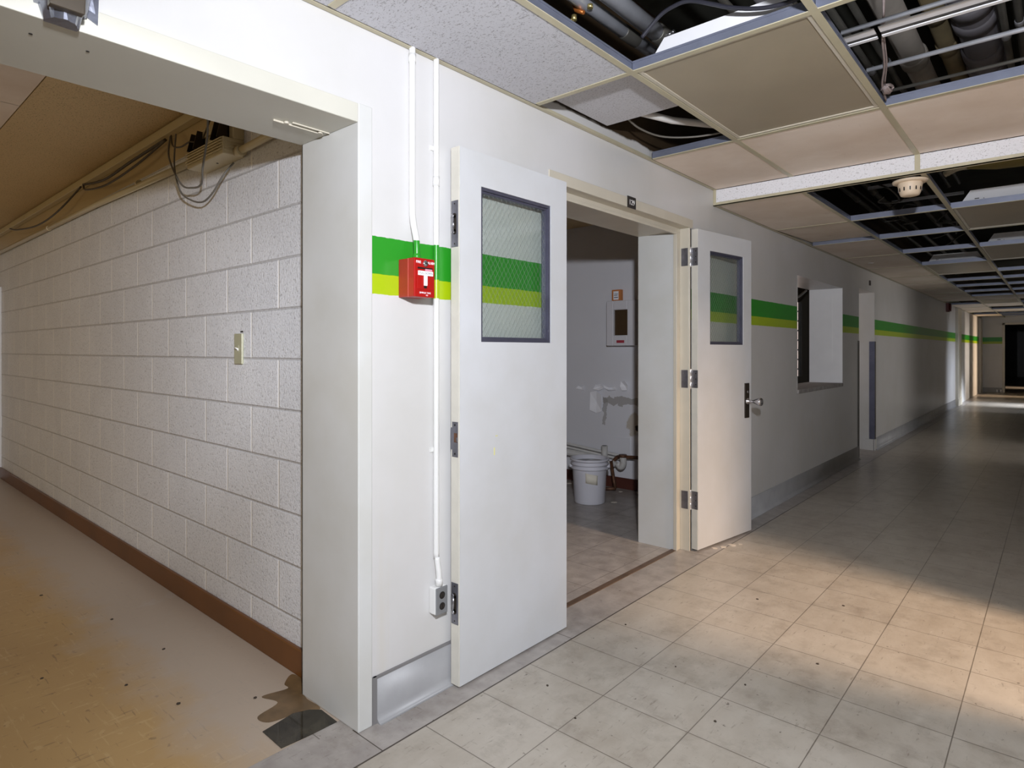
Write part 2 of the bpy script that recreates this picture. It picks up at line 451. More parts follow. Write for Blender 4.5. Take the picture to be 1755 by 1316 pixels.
# frame of the open doorway
f = MB()
f.box(-WT-.01, -.062, BY1-.02, BY1+.045, 0, 2.02)    # far jamb
f.box(-.062, -.0004, BY1+.02, BY1+.0395, 0, 2.0435)
f.box(-.082, -.058, BY1-.03, BY1-.018, 0, 2.01)      # stop bead
f.box(0, .006, BY1+.02, BY1+.0285, 0, 2.0435)
struct('trim_3', f, 'cream', .002)
struct('gap_shade', MB().box(.0004, .003, BY1+.029, BY1+.046, 0, 2.04), 'plate')  # added dark strip standing in for the shade in the door gap
f = MB().box(-WT-.005, -.083, BY1-.0235, BY1-.0195, 0, 2.02)
struct('trim_4', f, 'jamb')
f = MB()
f.box(-WT-.01, -.062, BY0-.04, BY1+.039, 2.0201, 2.059)
f.box(-.0619, -.0003, BY0-.04, BY1+.039, 2.044, 2.0595)
f.box(-.075, -.058, BY0-.03, BY1-.0185, 2.004, 2.02)
f.box(0, .006, BY0-.06, BY1+.066, 2.044, 2.098)
f.box(-WT-.01, .0052, BY0-.055, BY0-.041, 0, 2.0435).box(-WT-.01, -.0625, BY0-.041, BY0, 0, 2.0175)
struct('trim_7', f, 'cream', .002)
# threshold strip and dark gap in the doorway floor
struct('trim_8', MB().box(-.098, -.066, BY0, BY1-.02, 0, .004), 'strip')

# ------------------------------------------------------------------ baseboards
def cove(name, y0, y1, mat='cove', h=.15, x=0.):
    prof = [(x, 0), (x+.032, 0), (x+.022, .004), (x+.013, .012), (x+.008, .028), (x+.007, h), (x, h)]
    b = MB()
    n = len(prof); o = len(b.v)
    b.v += [(p[0], y0, p[1]) for p in prof]+[(p[0], y1, p[1]) for p in prof]
    b.face(range(n)); b.face([n+i for i in reversed(range(n))])
    for i in range(n): j = (i+1) % n; b.face([j, i, n+i, n+j], 0 < i < 5)
    return struct(name, b, mat)
cove('baseboard_left', 1.282, 2.24)
struct('trim_9', MB().box(.0005, .009, 1.27, 2.24, .1502, .158).box(.0005, .011, 1.2625, 1.2818, 0, .158), 'adh')
cove('baseboard_left_far', 3.74, 8.11)
cove('baseboard_left_end', 8.98, 17.2)
struct('baseboard_side', MB().box(-6.2, -.35, 1.262, 1.2795, 0, .105), 'brown_base', .004)
struct('baseboard_room', MB().box(-3.0, -.34, 4.933, 4.949, 0, .10), 'red_base', .003)
struct('baseboard_end', MB().box(0, .5, 23.67, 23.699, 0, .14), 'cove')

# ------------------------------------------------------------------ side passage
struct('wall_block', MB().box(-7.0, -.3335, 1.28, 1.48, 0, 2.46), 'block')
struct('wall_side_end', MB().box(-7.1, -7.0, -4, 1.48, 0, 2.6), 'white')
struct('trim_10', MB().box(-6.26, -6.16, 1.17, 1.2795, .0, 1.9).box(-6.27, -6.14, 1.16, 1.2795, .5, .62), 'white')
struct('ceiling_side', MB().box(-7.0, -WT-.001, .69, 1.48, 2.462, 2.56), 'ctile_side')
for i, (x0, x1) in enumerate(((-2.05, -.34), (-3.75, -2.06))):
    t = empty('ceiling_panel', (0, 0, 2.46), label=('grey smooth ceiling panel in side passage, the one nearer the wide opening', 'grey smooth ceiling panel in side passage, deeper in beyond the first')[i], cat='ceiling panel')
    MB().box(x0, x1, -.6, .685, 2.462-2.46, 2.50-2.46).build('panel', 'ptile', t)
struct('ceiling_side_far', MB().box(-7.0, -3.76, -4, .689, 2.462, 2.56).box(-3.76, -WT-.001, -4, -.61, 2.462, 2.56).box(-3.76, -WT-.001, -.61, .689, 2.505, 2.56), 'ctile_side')

# raceway, low conduit, louvred box and cables of the side passage
t = empty('cable_raceway', (-3.2, 1.25, 2.41), label='long beige cable raceway along top of the block wall', cat='raceway')
MB().box(-3.1, 2.85, -.012, .028, -.012, .028).build('channel', 'soffit', t, .003)
MB().box(-3.1, 2.85, .0, .0285, .034, .046).build('upper_lip', 'soffit', t, .002)
pts = [(-6.6, 1.255, 2.235), (-3, 1.255, 2.225), (-1.345, 1.255, 2.195)]
t = empty('conduit_pipe', (-3, 1.255, 2.22), label='painted beige pipe on block wall left of the louvred box', cat='pipe')
MB().tube([Vector(p)-Vector((-3, 1.255, 2.22)) for p in pts], .017, 14).build('pipe', 'soffit', t)
for x in (-2.2, -4.2):
    MB().lathe([(.0195, -.01), (.0195, .01)], (x+3, 0, .0035 if x > -3 else .008), 14, 'x').build('strap', 'soffit', t)
t = empty('conduit_pipe', (-.7, 1.25, 2.14), label='short beige pipe on block wall between louvred box and column', cat='pipe')
MB().tube([(-.255, 0, .0), (-.12, 0, .004), (.36, 0, .02)], .016, 14).build('pipe', 'soffit', t)
MB().lathe([(.024, -.02), (.024, .02)], (-.235, 0, 0), 14, 'x').build('fitting', 'soffit', t)

t = empty('louvred_box', (-1.146, 1.28, 2.122), label='beige louvred metal box with two dark brackets high on block wall', cat='wall box')
b = MB().box(-.19, .19, -.095, 0, 0, .075).box(-.19, .19, -.05, 0, .075, .17)
b.build('housing', 'soffit', t, .004)
for i in range(5):
    MB().hexa([(-.185, -.104, .014+i*.0125), (.185, -.104, .014+i*.0125), (.185, -.095, .018+i*.0125), (-.185, -.095, .018+i*.0125),
               (-.185, -.105, .018+i*.0125), (.185, -.105, .018+i*.0125), (.185, -.095, .023+i*.0125), (-.185, -.095, .023+i*.0125)]).build('louvre', 'soffit', t)
for i in range(4):
    MB().box(.19, .193, -.09, -.005, .016+i*.014, .022+i*.014).build('side_rib', 'soffit', t)
for x in (-.135, .115):
    br = MB().prism([(-.105, .078), (-.05, .078), (-.05, .165), (-.085, .165)], 'x', x-.036, x-.031)
    br.prism([(-.105, .078), (-.05, .078), (-.05, .165), (-.085, .165)], 'x', x+.031, x+.036)
    br.box(x-.036, x+.036, -.056, -.05, .075, .165)
    br.build('lamp_bracket', 'plate', t)
MB().box(-.15, .13, -.062, -.056, .135, .172).build('top_bar', 'soffit', t)
MB().lathe([(.005, -.002), (.005, 0)], (.02, -.045, 0), 10).build('screw', 'black', t)

def cable(label, pts, r, mat, n=8, cat='cable', group=None, name='cable'):
    p0 = Vector(pts[0])
    o = MB().tube([p-p0 for p in smooth_path(pts, n)], r, 8).build(name, mat, loc=p0)
    return tag(o, label, cat, group or 'loose cables and wires')
cable('thin grey cable hanging in a short loop over louvred box front', [(-1.68, 1.235, 2.37), (-1.6, 1.2, 2.236), (-1.45, 1.2, 2.078), (-1.312, 1.2, 2.035), (-1.214, 1.2, 2.036), (-1.1, 1.16, 2.08), (-.98, 1.13, 2.19), (-.9, 1.1, 2.30), (-.86, 1.1, 2.44)], .0045, 'greycable')
cable('thin grey cable hanging in the longer loop below louvred box', [(-1.62, 1.24, 2.37), (-1.6, 1.225, 2.2), (-1.523, 1.225, 2.06), (-1.394, 1.225, 1.995), (-1.259, 1.225, 1.965), (-1.15, 1.225, 1.99), (-1.06, 1.23, 2.05), (-1.02, 1.262, 2.11)], .0042, 'greycable')
cable('short dark cable running from raceway into left lamp bracket', [(-1.67, 1.235, 2.372), (-1.55, 1.2, 2.285), (-1.43, 1.19, 2.25), (-1.32, 1.19, 2.25), (-1.26, 1.2, 2.235)], .004, 'dkcable')
cable('dark cable rising from louvred box to passage ceiling', [(-1.22, 1.21, 2.25), (-1.12, 1.2, 2.31), (-1.04, 1.19, 2.38), (-1.01, 1.19, 2.46)], .004, 'dkcable')
cable('dark cable sagging below raceway just left of louvred box', [(-1.74, 1.235, 2.365), (-2.1, 1.2, 2.29), (-2.6, 1.2, 2.275), (-3.0, 1.2, 2.315), (-3.2, 1.235, 2.385)], .006, 'dkcable')
cable('second dark cable bundled close under middle of raceway', [(-1.76, 1.24, 2.372), (-2.2, 1.22, 2.345), (-2.7, 1.22, 2.33), (-3.2, 1.235, 2.39)], .008, 'dkcable')
cable('dark cable sagging at deep left end of side passage', [(-3.26, 1.235, 2.385), (-3.7, 1.2, 2.275), (-4.3, 1.2, 2.255), (-5.0, 1.2, 2.31), (-5.5, 1.235, 2.39)], .006, 'dkcable')

# light switch on the block wall
t = empty('light_switch', (-.998, 1.28, 1.276), label='ivory light switch on the grey block wall', cat='light switch')
MB().box(-.038, .036, -.010, 0, -.068, .068).build('cover_plate', 'switch', t, .003)
MB().box(-.009, .009, -.0108, -.009, -.016, .016).build('slot', 'switch', t)
MB().hexa([(-.006, -.012, -.006), (.006, -.012, -.006), (.006, -.010, -.012), (-.006, -.010, -.012), (-.005, -.026, .006), (.005, -.026, .006), (.005, -.01, .002), (-.005, -.01, .002)]).build('toggle', 'whitep', t)
tag(MB().box(-.012, .012, -.0012, .0, 0, .007).build('wall_hole', 'black', loc=(-.98, 1.2798, 1.349)), 'small dark chipped hole in block just above light switch', 'hole')

# ------------------------------------------------------------------ doors
def door_leaf(root, Wd, wy0, wy1, H=2.028):
    """leaf in local coords: y 0..Wd from the left edge, x -0.045..0 (0 = seen face)"""
    T = .045; wz0, wz1 = 1.294, 1.898
    b = MB()
    b.box(-T, 0, .004, wy0, 0, H).box(-T, 0, wy1, Wd, 0, H).box(-T, 0, wy0, wy1, 0, wz0).box(-T, 0, wy0, wy1, wz1, H)
    b.build('leaf', 'door', root)
    MB().box(-T, -.0005, .0, .004, 0, H).build('edge_strip', 'dooredge', root, .001)
    fr = MB(); s = .012
    for (a, c, d, e) in ((wy0, wy0+s, wz0, wz1), (wy1-s, wy1, wz0, wz1), (wy0+s, wy1-s, wz0, wz0+s), (wy0+s, wy1-s, wz1-s, wz1)):
        fr.box(-T+.004, -.005, a, c, d, e)
    for (a, c, d, e) in ((wy0+s, wy0+s+.008, wz0+s, wz1-s), (wy1-s-.008, wy1-s, wz0+s, wz1-s), (wy0+s+.008, wy1-s-.008, wz0+s, wz0+s+.008), (wy0+s+.008, wy1-s-.008, wz1-s-.008, wz1-s)):
        fr.box(-T+.008, -.014, a, c, d, e)
    fr.build('window_frame', 'slate', root)
    gx = -.026; g0, g1, h0, h1 = wy0+.014, wy1-.014, wz0+.014, wz1-.014
    MB().box(gx-.003, gx+.003, g0, g1, h0, h1).build('glass_pane', 'glass', root)
    wm = MB(); p = .026; slope = 1.45
    span = (h1-h0)/slope
    k = -int(span/p)-1
    while g0+k*p < g1+span:
        for sgn in (1, -1):
            a = g0+k*p
            # line y = a + sgn*(z-h0)/slope
            y0, z0 = a, h0
            y1, z1 = a+sgn*span, h1
            t0, t1 = 0., 1.
            dy = y1-y0
            ta, tb = (g0-y0)/dy, (g1-y0)/dy
            t0, t1 = max(t0, min(ta, tb)), min(t1, max(ta, tb))
            if t1-t0 > .01:
                wm.tube([(gx+.0036, y0+dy*t0, h0+(h1-h0)*t0), (gx+.0036, y0+dy*t1, h0+(h1-h0)*t1)], .0006, 4, False)
        k += 1
    wm.build('wire_mesh', 'wire', root)

d1 = empty('door_1', (.068, 1.612, .008), label='white door leaf folded flat against wall, wired glass window, beside red alarm', cat='door', kind='structure')
door_leaf(d1, .676, .118, .560)
def flush_bolt(z, h):
    p = MB().box(-.041, -.005, -.0022, .001, z-h/2, z+h/2).build('edge_bolt_plate', 'hinge', d1, .0008)
    MB().lathe([(.010, -.004), (.010, -.002)], (-.023, 0, z+.03), 16, 'y').box(-.033, -.013, -.004, -.0022, z-.03, z+.03).lathe([(.010, -.004), (.010, -.002)], (-.023, 0, z-.03), 16, 'y').build('bolt_slot', 'plate', p)
    MB().tube([(-.027, -.005, z-.028), (-.027, -.005, z+.028)], .004, 10).lathe([(.0065, -.008), (.0065, -.002)], (-.030, 0, z+.03), 12, 'y').lathe([(.0065, -.008), (.0065, -.002)], (-.028, 0, z-.032), 12, 'y').build('bolt_lever', 'chrome', p)
    for dz in (-h/2+.012, h/2-.012):
        MB().lathe([(.003, -.003), (.003, -.002)], (-.023, 0, z+dz), 10, 'y').build('screw', 'plate', p)
flush_bolt(1.738, .175); flush_bolt(.308, .155)
sp = MB().prism([(-.044, .895-.008), (-.036, .895-.008), (-.036, .868-.008), (-.006, .868-.008), (-.006, 1.0-.008), (-.036, 1.0-.008), (-.036, .978-.008), (-.044, .978-.008)], 'y', -.0022, .001).build('strike_plate', 'hinge', d1)
MB().box(-.026, -.008, -.0026, -.002, .915, .95).build('strike_opening', 'rust', sp)
MB().box(-.014, -.006, -.0032, -.002, .918, .934).build('latch_glint', 'chrome', sp)
for z in (.872, .98): MB().lathe([(.004, -.0035), (.004, -.002)], (-.021, 0, z), 10, 'y').build('screw', 'black', sp)
MB().box(.0, .0006, .19, .196, .845, .875).box(.0, .0006, .20, .212, .918, .922).build('paint_smear', simple('yellow_smear', (226, 222, 150), .5), d1)
for z in (.2, 1.0, 1.8):
    MB().lathe([(.008, z-.055), (.008, z+.055)], (-.022, .684, 0), 12).build('hinge_barrel', 'barrel', d1)

TH = math.radians(7.6)
d2 = empty('door_2', (.050, 3.699, .012), -TH, label='white door leaf swung open at right of doorway, with knob and wired glass', cat='door', kind='structure')
door_leaf(d2, .672, .143, .565, 2.022)
hz = (1.848, 1.076, .310)
for z in hz:
    h = MB().box(-.040, .0005, -.0025, .0005, z-.056, z+.056).build('hinge_leaf', 'hinge', d2)
    for dz in (-.035, 0, .035): MB().lathe([(.0035, -.0035), (.0035, -.002)], (-.012, 0, z+dz), 8, 'y').build('screw', 'plate', h)
    MB().lathe([(.0, z-.066), (.006, z-.062), (.0075, z-.058), (.0075, z-.021), (.0068, z-.02), (.0075, z-.019), (.0075, z+.019), (.0068, z+.02), (.0075, z+.021), (.0075, z+.058), (.006, z+.062), (0, z+.066)], (-.047, -.008, 0), 14, caps=False).build('hinge_barrel', 'barrel', d2)
# knob set near the free edge
hp = MB().box(0, .008, .578, .632, .79, 1.03).build('lock_plate', 'plate', d2, .001)
MB().lathe([(.022, .008), (.022, .012), (.012, .018), (.010, .05), (.015, .06), (.025, .085), (.028, .1), (.026, .108), (.0, .11)], (0, .607, .905), 24, 'x', caps=False).build('knob', 'chrome', hp)
MB().lathe([(.010, .008), (.010, .012)], (0, .607, .97), 14, 'x').build('cylinder', 'chrome', hp)
# hinge leaves that stay on the frame
for z in hz:
    o = MB().box(-.05, -.006, 3.676, 3.6795, z+.012-.056, z+.012+.056)
    for dz in (-.035, 0, .035): o.lathe([(.0035, 3.6735), (.0035, 3.677)], (-.036, 0, z+.012+dz), 8, 'y')
    tag(o.build('hinge_plate', 'hinge'), {hz[0]: 'uppermost grey steel hinge plate on doorway right jamb', hz[1]: 'middle grey steel hinge plate on doorway right jamb', hz[2]: 'lowest grey steel hinge plate on doorway right jamb'}[z], 'hinge', 'hinge plates on the door jamb')

# small black number sign
t = empty('number_sign', (.0062, 2.966, 2.072), label='small black room number sign above the open doorway', cat='sign')
MB().box(0, .003, -.043, .043, -.030, .032).build('plate', 'black', t)
lettering('number', '129', .040, 'whitep', t, (.0036, 0, 0), (PI/2, 0, PI/2), 1.0)

# ------------------------------------------------------------------ pull station
t = empty('fire_alarm_pull_station', (0, 1.428, 1.523), label='red fire alarm pull station box on the green striped wall', cat='fire alarm')
MB().box(0, .052, -.047, .047, -.067, .067).build('back_box', 'red_box', t, .002)
fp = MB().box(.0535, .086, -.047, .047, -.068, .068)
fp.build('front_cover', 'red', t, .003)
MB().box(.0515, .054, -.0474, .0474, -.0672, .0672).build('seam', simple('red_edge_highlight', (206, 96, 88), .4), t)  # paler red puts a highlight along the cover seam into the colour
MB().box(.0858, .0872, -.032, .036, .03, .036).build('finger_slot', 'black', t)
MB().box(.086, .0885, -.036, .038, -.042, .027).build('handle_plate', 'red', t, .0015)
hd = MB().box(.0886, .0925, -.033, .034, .007, .023).box(.0886, .0925, -.007, .008, -.028, .007).build('pull_handle', 'whitep', t, .0008)
lettering('handle_text', 'PULL DOWN', .0105, 'outletgrey', hd, (.0926, .0005, .015), (PI/2, 0, PI/2), 1.0, .0003)
MB().box(.0886, .09, -.006, .007, -.037, -.029).build('latch_slot', 'black', t)
MB().lathe([(.011, .086), (.011, .089), (.008, .0915), (0, .092)], (0, .003, .050), 20, 'x', False).build('screw', 'chrome', t)
MB().box(.0918, .0924, -.004, .010, .0485, .0515).build('screw_slot', 'black', t)
lettering('left_text', 'FIRE', .013, 'peel', t, (.0862, -.028, .053), (PI/2, 0, PI/2), .95)
lettering('right_text', 'ALARM', .013, 'peel', t, (.0862, .030, .053), (PI/2, 0, PI/2), .78)
lettering('maker_text', 'SIMPLEX TIME', .0085, 'peel', t, (.0862, .002, -.053), (PI/2, 0, PI/2), 1)
lettering('maker_text', 'CO', .006, 'peel', t, (.0862, .01, -.061), (PI/2, 0, PI/2), 1)
MB().box(.0886, .0893, .0, .032, .024, .031).build('glass_rod', simple('pink_glass', (226, 150, 170), .2), t)

# ------------------------------------------------------------------ wall conduits and outlet
t = empty('wall_conduit', (.02, 1.434, 1.6), label='white conduit running from ceiling down into red alarm box', cat='conduit', group='white wall conduits')
off = Vector((.02, 1.434, 1.6))
pp = smooth_path([(.014, 1.432, 2.40), (.014, 1.432, 2.1), (.014, 1.432, 1.80), (.018, 1.433, 1.73), (.034, 1.4345, 1.66), (.036, 1.4345, 1.60)], 6)
MB().tube([p-off for p in pp], .0115, 16).build('pipe', 'pipe_paint', t)
MB().lathe([(.0145, -.008), (.0145, .014), (.0125, .016)], Vector((.036, 1.4345, 1.597))-off, 16).build('connector', 'pipe_paint', t)
MB().lathe([(.0135, 0), (.0135, .03)], Vector((.014, 1.432, 2.30))-off, 16).build('coupling', 'pipe_paint', t)
t = empty('wall_conduit', (.02, 1.548, 1.2), label='white conduit running from ceiling down to wall outlet beside door', cat='conduit', group='white wall conduits')
off = Vector((.02, 1.548, 1.2))
pp = smooth_path([(.013, 1.547, 2.40), (.013, 1.547, 1.9), (.013, 1.547, 1.2), (.013, 1.547, .56), (.016, 1.548, .50), (.024, 1.55, .44), (.025, 1.55, .40)], 6)
MB().tube([p-off for p in pp], .0105, 16).build('pipe', 'pipe_paint', t)
MB().lathe([(.0135, 0), (.0135, .022), (.011, .026)], Vector((.025, 1.55, .396))-off, 16).build('connector', 'pipe_paint', t)
MB().lathe([(.0125, 0), (.0125, .035)], Vector((.013, 1.547, 1.88))-off, 16).build('coupling', 'pipe_paint', t)
for z in (2.02, .9):
    MB().box(.0-.02, .006-.02, 1.526-1.548, 1.562-1.548, z-1.2-.008, z-1.2+.008).build('strap', 'pipe_paint', t)

t = empty('wall_outlet', (0, 1.55, .345), label='grey double socket outlet on wall at end of white conduit', cat='outlet')
MB().box(0, .036, -.028, .028, -.05, .05).build('box', 'pipe_paint', t, .005)
MB().box(.036, .042, -.028, .028, -.05, .05).build('cover_plate', 'outletgrey', t, .003)
for dz in (.02, -.02):
    s = MB().lathe([(.0135, .042), (.0135, .0432)], (0, 0, dz), 20, 'x').build('socket', 'black', t)
    MB().box(.0432, .0436, -.006, -.004, dz-.004, dz+.005).box(.0432, .0436, .004, .006, dz-.004, dz+.005).build('slot', 'chip', s)

# ------------------------------------------------------------------ taped device above wide opening
t = empty('taped_device', (.012, .400, 2.046), label='dark device wrapped in silver tape stuck above the wide opening', cat='taped device')
b = MB()
prof = []
N = 14
rows = []
for i in range(9):
    z = .30-.045*i if i < 7 else (.03-.035*(i-7))
    k = 1.0 if i < 5 else (1-.16*(i-4)**1.2*.55)
    rows.append((z-.02, max(.12, k)))
o = 0
for (z, k) in rows:
    for a in range(N):
        th = PI*a/(N-1)
        jitter = 1+.05*math.sin(a*2.3+z*40)
        b.v.append((max(0, math.sin(th))*.085*k*jitter, -math.cos(th)*.062*k*jitter-.012, z))
for r in range(len(rows)-1):
    for a in range(N-1):
        b.face([r*N+a, r*N+a+1, (r+1)*N+a+1, (r+1)*N+a], a % 3 != 0)
b.face([a for a in range(N)]); b.face([(len(rows)-1)*N+a for a in reversed(range(N))])
for r in range(len(rows)-1): b.face([r*N, (r+1)*N, (r+1)*N+N-1, r*N+N-1])
b.build('wrapped_body', 'tape', t)
MB().hexa([(.074, -.048, -.012), (.074, .020, -.012), (.05, .020, -.012), (.05, -.048, -.012), (.098, -.050, .3), (.098, .022, .3), (.06, .022, .3), (.06, -.050, .3)]).build('smoked_front', 'tapedark', t, .004)
MB().hexa([(0.002, .012, .03), (.004, .062, .005), (.001, .062, .005), (0, .012, .03), (.035, .02, .2), (.012, .066, .2), (.006, .066, .2), (.03, .02, .2)]).build('tape_flap', 'tape', t)
MB().hexa([(.03, .03, .05), (.012, .068, .075), (.008, .068, .075), (.026, .03, .05), (.05, .022, .26), (.026, .07, .26), (.02, .07, .26), (.044, .022, .26)]).build('tape_flap', 'tape', t)

# latch track scraps and screw holes in the soffit of the wide opening
t = empty('latch_track', (-.15, 1.08, 2.0245), label='painted latch track fixed under head of wide opening near column', cat='track')
MB().box(-.024, -.020, -.075, .105, -.006, 0).build('rail', 'cream', t)
MB().box(-.0015, .0015, -.02, .118, -.004, 0).build('rail', 'cream', t)
for y in (-.035, .09): MB().lathe([(.008, -.008), (.008, 0)], (-.012, y, 0), 12).build('stud', 'cream', t)
for y, lab in ((.352, 'dark screw hole under head of wide opening, left of taped device'), (.468, 'dark screw hole under head of wide opening, right of taped device')):
    tag(MB().lathe([(.004, -.001), (.004, 0)], (0, 0, 0), 10).build('screw_hole', 'black', loc=(-.09, y, 2.0248)), lab, 'hole')

# ------------------------------------------------------------------ floor marks
b = MB()
out = [(-.235, 1.0), (-.108, .998), (-.100, 1.09), (-.098, 1.195), (-.20, 1.198), (-.232, 1.17), (-.255, 1.12)]
b.prism(out, 'z', .0005, .0025)
tag(b.build('wet_patch', 'wet'), 'dark wet patch of bare subfloor at foot of the column', 'wet patch')
out = [(-.25, 1.12), (-.21, 1.2), (-.32, 1.205), (-.37, 1.255), (-.50, 1.258), (-.46, 1.20), (-.42, 1.19), (-.44, 1.10), (-.36, 1.12), (-.33, 1.03), (-.27, 1.04)]
out = [(p.x, p.y) for p in smooth_path([(a, c, 0) for a, c in out]+[(out[0][0], out[0][1], 0)], 6)[:-1]]
tag(MB().prism(out, 'z', .0004, .0010).build('water_stain', 'stain'), 'brown water stain on tan floor beside the column', 'stain')
b = MB()
def flake(b, x, y, s):
    a0 = random.random()*6
    n = 5
    pl = [(x+s*(.6+.5*random.random())*math.cos(a0+k*2*PI/n), y+s*(.6+.5*random.random())*math.sin(a0+k*2*PI/n)) for k in range(n)]
    b.prism(pl, 'z', .0003, .003)
for (x, y, s) in ((.87, 2.05, .010), (1.22, 2.02, .009), (.60, 2.30, .006), (.86, 2.35, .008), (1.02, 2.7, .009), (.5, 1.75, .007), (.3, 1.85, .008), (1.1, 1.75, .008), (1.45, 2.05, .009), (.25, 2.5, .008), (-.62, .88, .012), (-.45, 1.08, .014), (-1.1, 1.0, .012), (-.9, .8, .010), (-1.6, .95, .012), (-2.2, .8, .011), (-1.2, .6, .01), (.6, 3.2, .01), (.95, 3.4, .01)):
    flake(b, x, y, s*.7)
tag(b.build('floor_grit', 'chip'), 'small dark flakes of grit scattered over the floors', 'debris', kind='stuff')
b = MB()
for (x, y, s) in ((.16, 3.98, .03), (.13, 3.90, .022), (.19, 4.03, .015), (.10, 3.84, .02)): flake(b, x, y, s)
tag(b.build('plaster_crumbs', 'chipw'), 'pale plaster crumbs on floor under edge of open door', 'debris', kind='stuff')
b = MB()
for (x, y, s) in ((-1.03, 4.45, .03), (-1.0, 4.86, .03), (-1.05, 4.88, .02), (-1.2, 4.82, .02), (-1.75, 4.8, .03)): flake(b, x, y, s)
tag(b.build('paint_flakes', 'chipw'), 'pale paint flakes on the room floor near the bucket', 'debris', kind='stuff')

# ------------------------------------------------------------------ room behind the doorway
struct('wall_room_far', MB().box(-3.2, -WT-.001, 4.95, 5.08, 0, 3.0), 'roomwall')
struct('wall_room_back', MB().box(-3.2, -3.0, 1.485, 4.949, 0, 3.0), 'white')
struct('ceiling_room', MB().box(-2.999, -WT-.001, 1.485, 4.949, 2.46, 2.55), 'ctile_side')

t = empty('plastic_bucket', (-1.195, 4.33, 0), label='white plastic bucket with paper label in the room doorway', cat='bucket')
R0, R1, BH = .128, .152, .372
MB().lathe([(0, .0), (R0-.006, 0), (R0, .008), (R1-.01, .275), (R1-.008, .285), (R1+.005, .287), (R1+.005, .293), (R1-.006, .297), (R1-.005, .318), (R1+.007, .321), (R1+.007, .329), (R1-.003, .332), (R1, .352), (R1+.011, .354), (R1+.012, .370), (R1+.004, BH), (R1-.006, BH-.004), (R1-.010, .30), (R0-.010, .012), (0, .010)], seg=48, caps=False).build('pail', 'bucket', t)
MB().lathe([(0, .338), (.05, .340), (R1-.0075, .336)], seg=32, caps=False).build('contents', 'tapedark', t)
MB().box(-.02, .07, -.03, .05, .335, .348).build('contents_scrap', 'bucket', t, .004)
for a in (.6, .6+PI):
    dx, dy = math.cos(a), math.sin(a)
    MB().lathe([(.018, -.01), (.018, .014)], (0, 0, 0), 14, 'x').build('handle_lug', 'bucket', t).matrix_local = Matrix.Translation((dx*(R1+.003), dy*(R1+.003), .303)) @ Matrix.Rotation(a, 4, 'Z')
hp = []
for k in range(17):
    ph = PI*k/16
    side = math.cos(ph)*(R1+.012)
    outw = math.sin(ph)*.10
    ax = Vector((math.cos(.6), math.sin(.6), 0)); pr = Vector((-ax.y, ax.x, 0))
    hp.append(ax*side+pr*(math.sin(ph)*(R1+.03))+Vector((0, 0, .303-math.sin(ph)*.13)))
MB().tube(hp, .0025, 8).build('wire_handle', 'steel_dk', t)
# paper label wrapped on the side that faces the door
lb = MB(); n = 7
a0 = math.atan2(-4.33, 1.75+1.195)+.12
for i in range(n):
    a = a0-.36+.72*i/(n-1)
    for z in (.165+.018*(1-i/(n-1)), .245+.02*(1-i/(n-1))):
        r = R0+(R1-.01-R0)*(z/.275)+.0012
        lb.v.append((r*math.cos(a), r*math.sin(a), z))
for i in range(n-1): lb.face([2*i, 2*i+2, 2*i+3, 2*i+1], True)
lbo = lb.build('paper_label', 'paper', t); sm = lbo.modifiers.new('thick', 'SOLIDIFY'); sm.thickness = .0008

t = empty('paper_towel_dispenser', (-1.21, 4.95, 1.52), label='white paper towel dispenser with brown window on room wall', cat='dispenser')
b = MB()
X0, X1, Z0, Z1, D = -.155, .145, -.21, .20, -.10
b.box(X0, -.08, D, 0, Z0, Z1).box(.065, X1, D, 0, Z0, Z1).box(-.08, .065, D, 0, Z0, -.115).box(-.08, .065, D, 0, .115, Z1).box(-.08, .065, D+.03, 0, -.115, .115)
b.build('cabinet', 'dispenser', t, .006)
MB().box(-.079, .064, D+.024, D+.0295, -.114, .114).build('window_panel', 'brownwin', t)
MB().box(-.045, .035, D-.0015, D, -.185, -.160).build('label', 'pinklabel', t)
t = empty('card_box', (-1.275, 4.90, 1.722), label='small orange card box standing on top of towel dispenser', cat='box')
MB().box(-.045, .045, -.025, .02, 0, .10).build('carton', 'orangepaper', t, .002)
MB().box(-.028, .026, -.027, -.025, .008, .085).build('front_label', 'peel', t)
MB().box(-.022, .02, -.0276, -.027, .025, .032).box(-.022, .015, -.0276, -.027, .045, .05).box(-.018, .02, -.0276, -.027, .058, .062).build('print', 'guard', t)

def scrap(label, pts, yoff, lift=.02):
    """a curled sheet of peeled paint; pts (x,z) outline on the wall"""
    b = MB(); n = len(pts)
    cx = sum(p[0] for p in pts)/n; cz = sum(p[1] for p in pts)/n
    for i, p in enumerate(pts):
        b.v.append((p[0]-cx, -(yoff+lift*(.4+.6*math.sin(i*1.9)**2)), p[1]-cz))
    b.v.append((0, -yoff, 0))
    for i in range(n): b.face([i, (i+1) % n, n])
    o = b.build('peeling_paint', 'peel', loc=(cx, 4.95, cz)); m = o.modifiers.new('thick', 'SOLIDIFY'); m.thickness = .001
    return tag(o, label, 'peeling paint', 'peels of paint on the room wall')
scrap('large folded sheet of peeled paint on room wall, left of stripped patch', [(-1.60, .87), (-1.60, .70), (-1.53, .675), (-1.47, .695), (-1.465, .845), (-1.53, .885)], .006)
scrap('curled peel of paint above the large folded sheet', [(-1.57, .90), (-1.53, .945), (-1.47, .95), (-1.44, .915), (-1.49, .89)], .006, .025)
scrap('long curled strip of peeled paint above stripped patch', [(-1.45, .945), (-1.38, .925), (-1.32, .93), (-1.31, .905), (-1.38, .895), (-1.44, .915)], .006, .03)
scrap('rounded curl of peeled paint nearest the towel dispenser', [(-1.26, .985), (-1.21, .99), (-1.18, .94), (-1.19, .905), (-1.24, .90), (-1.27, .935)], .006, .03)
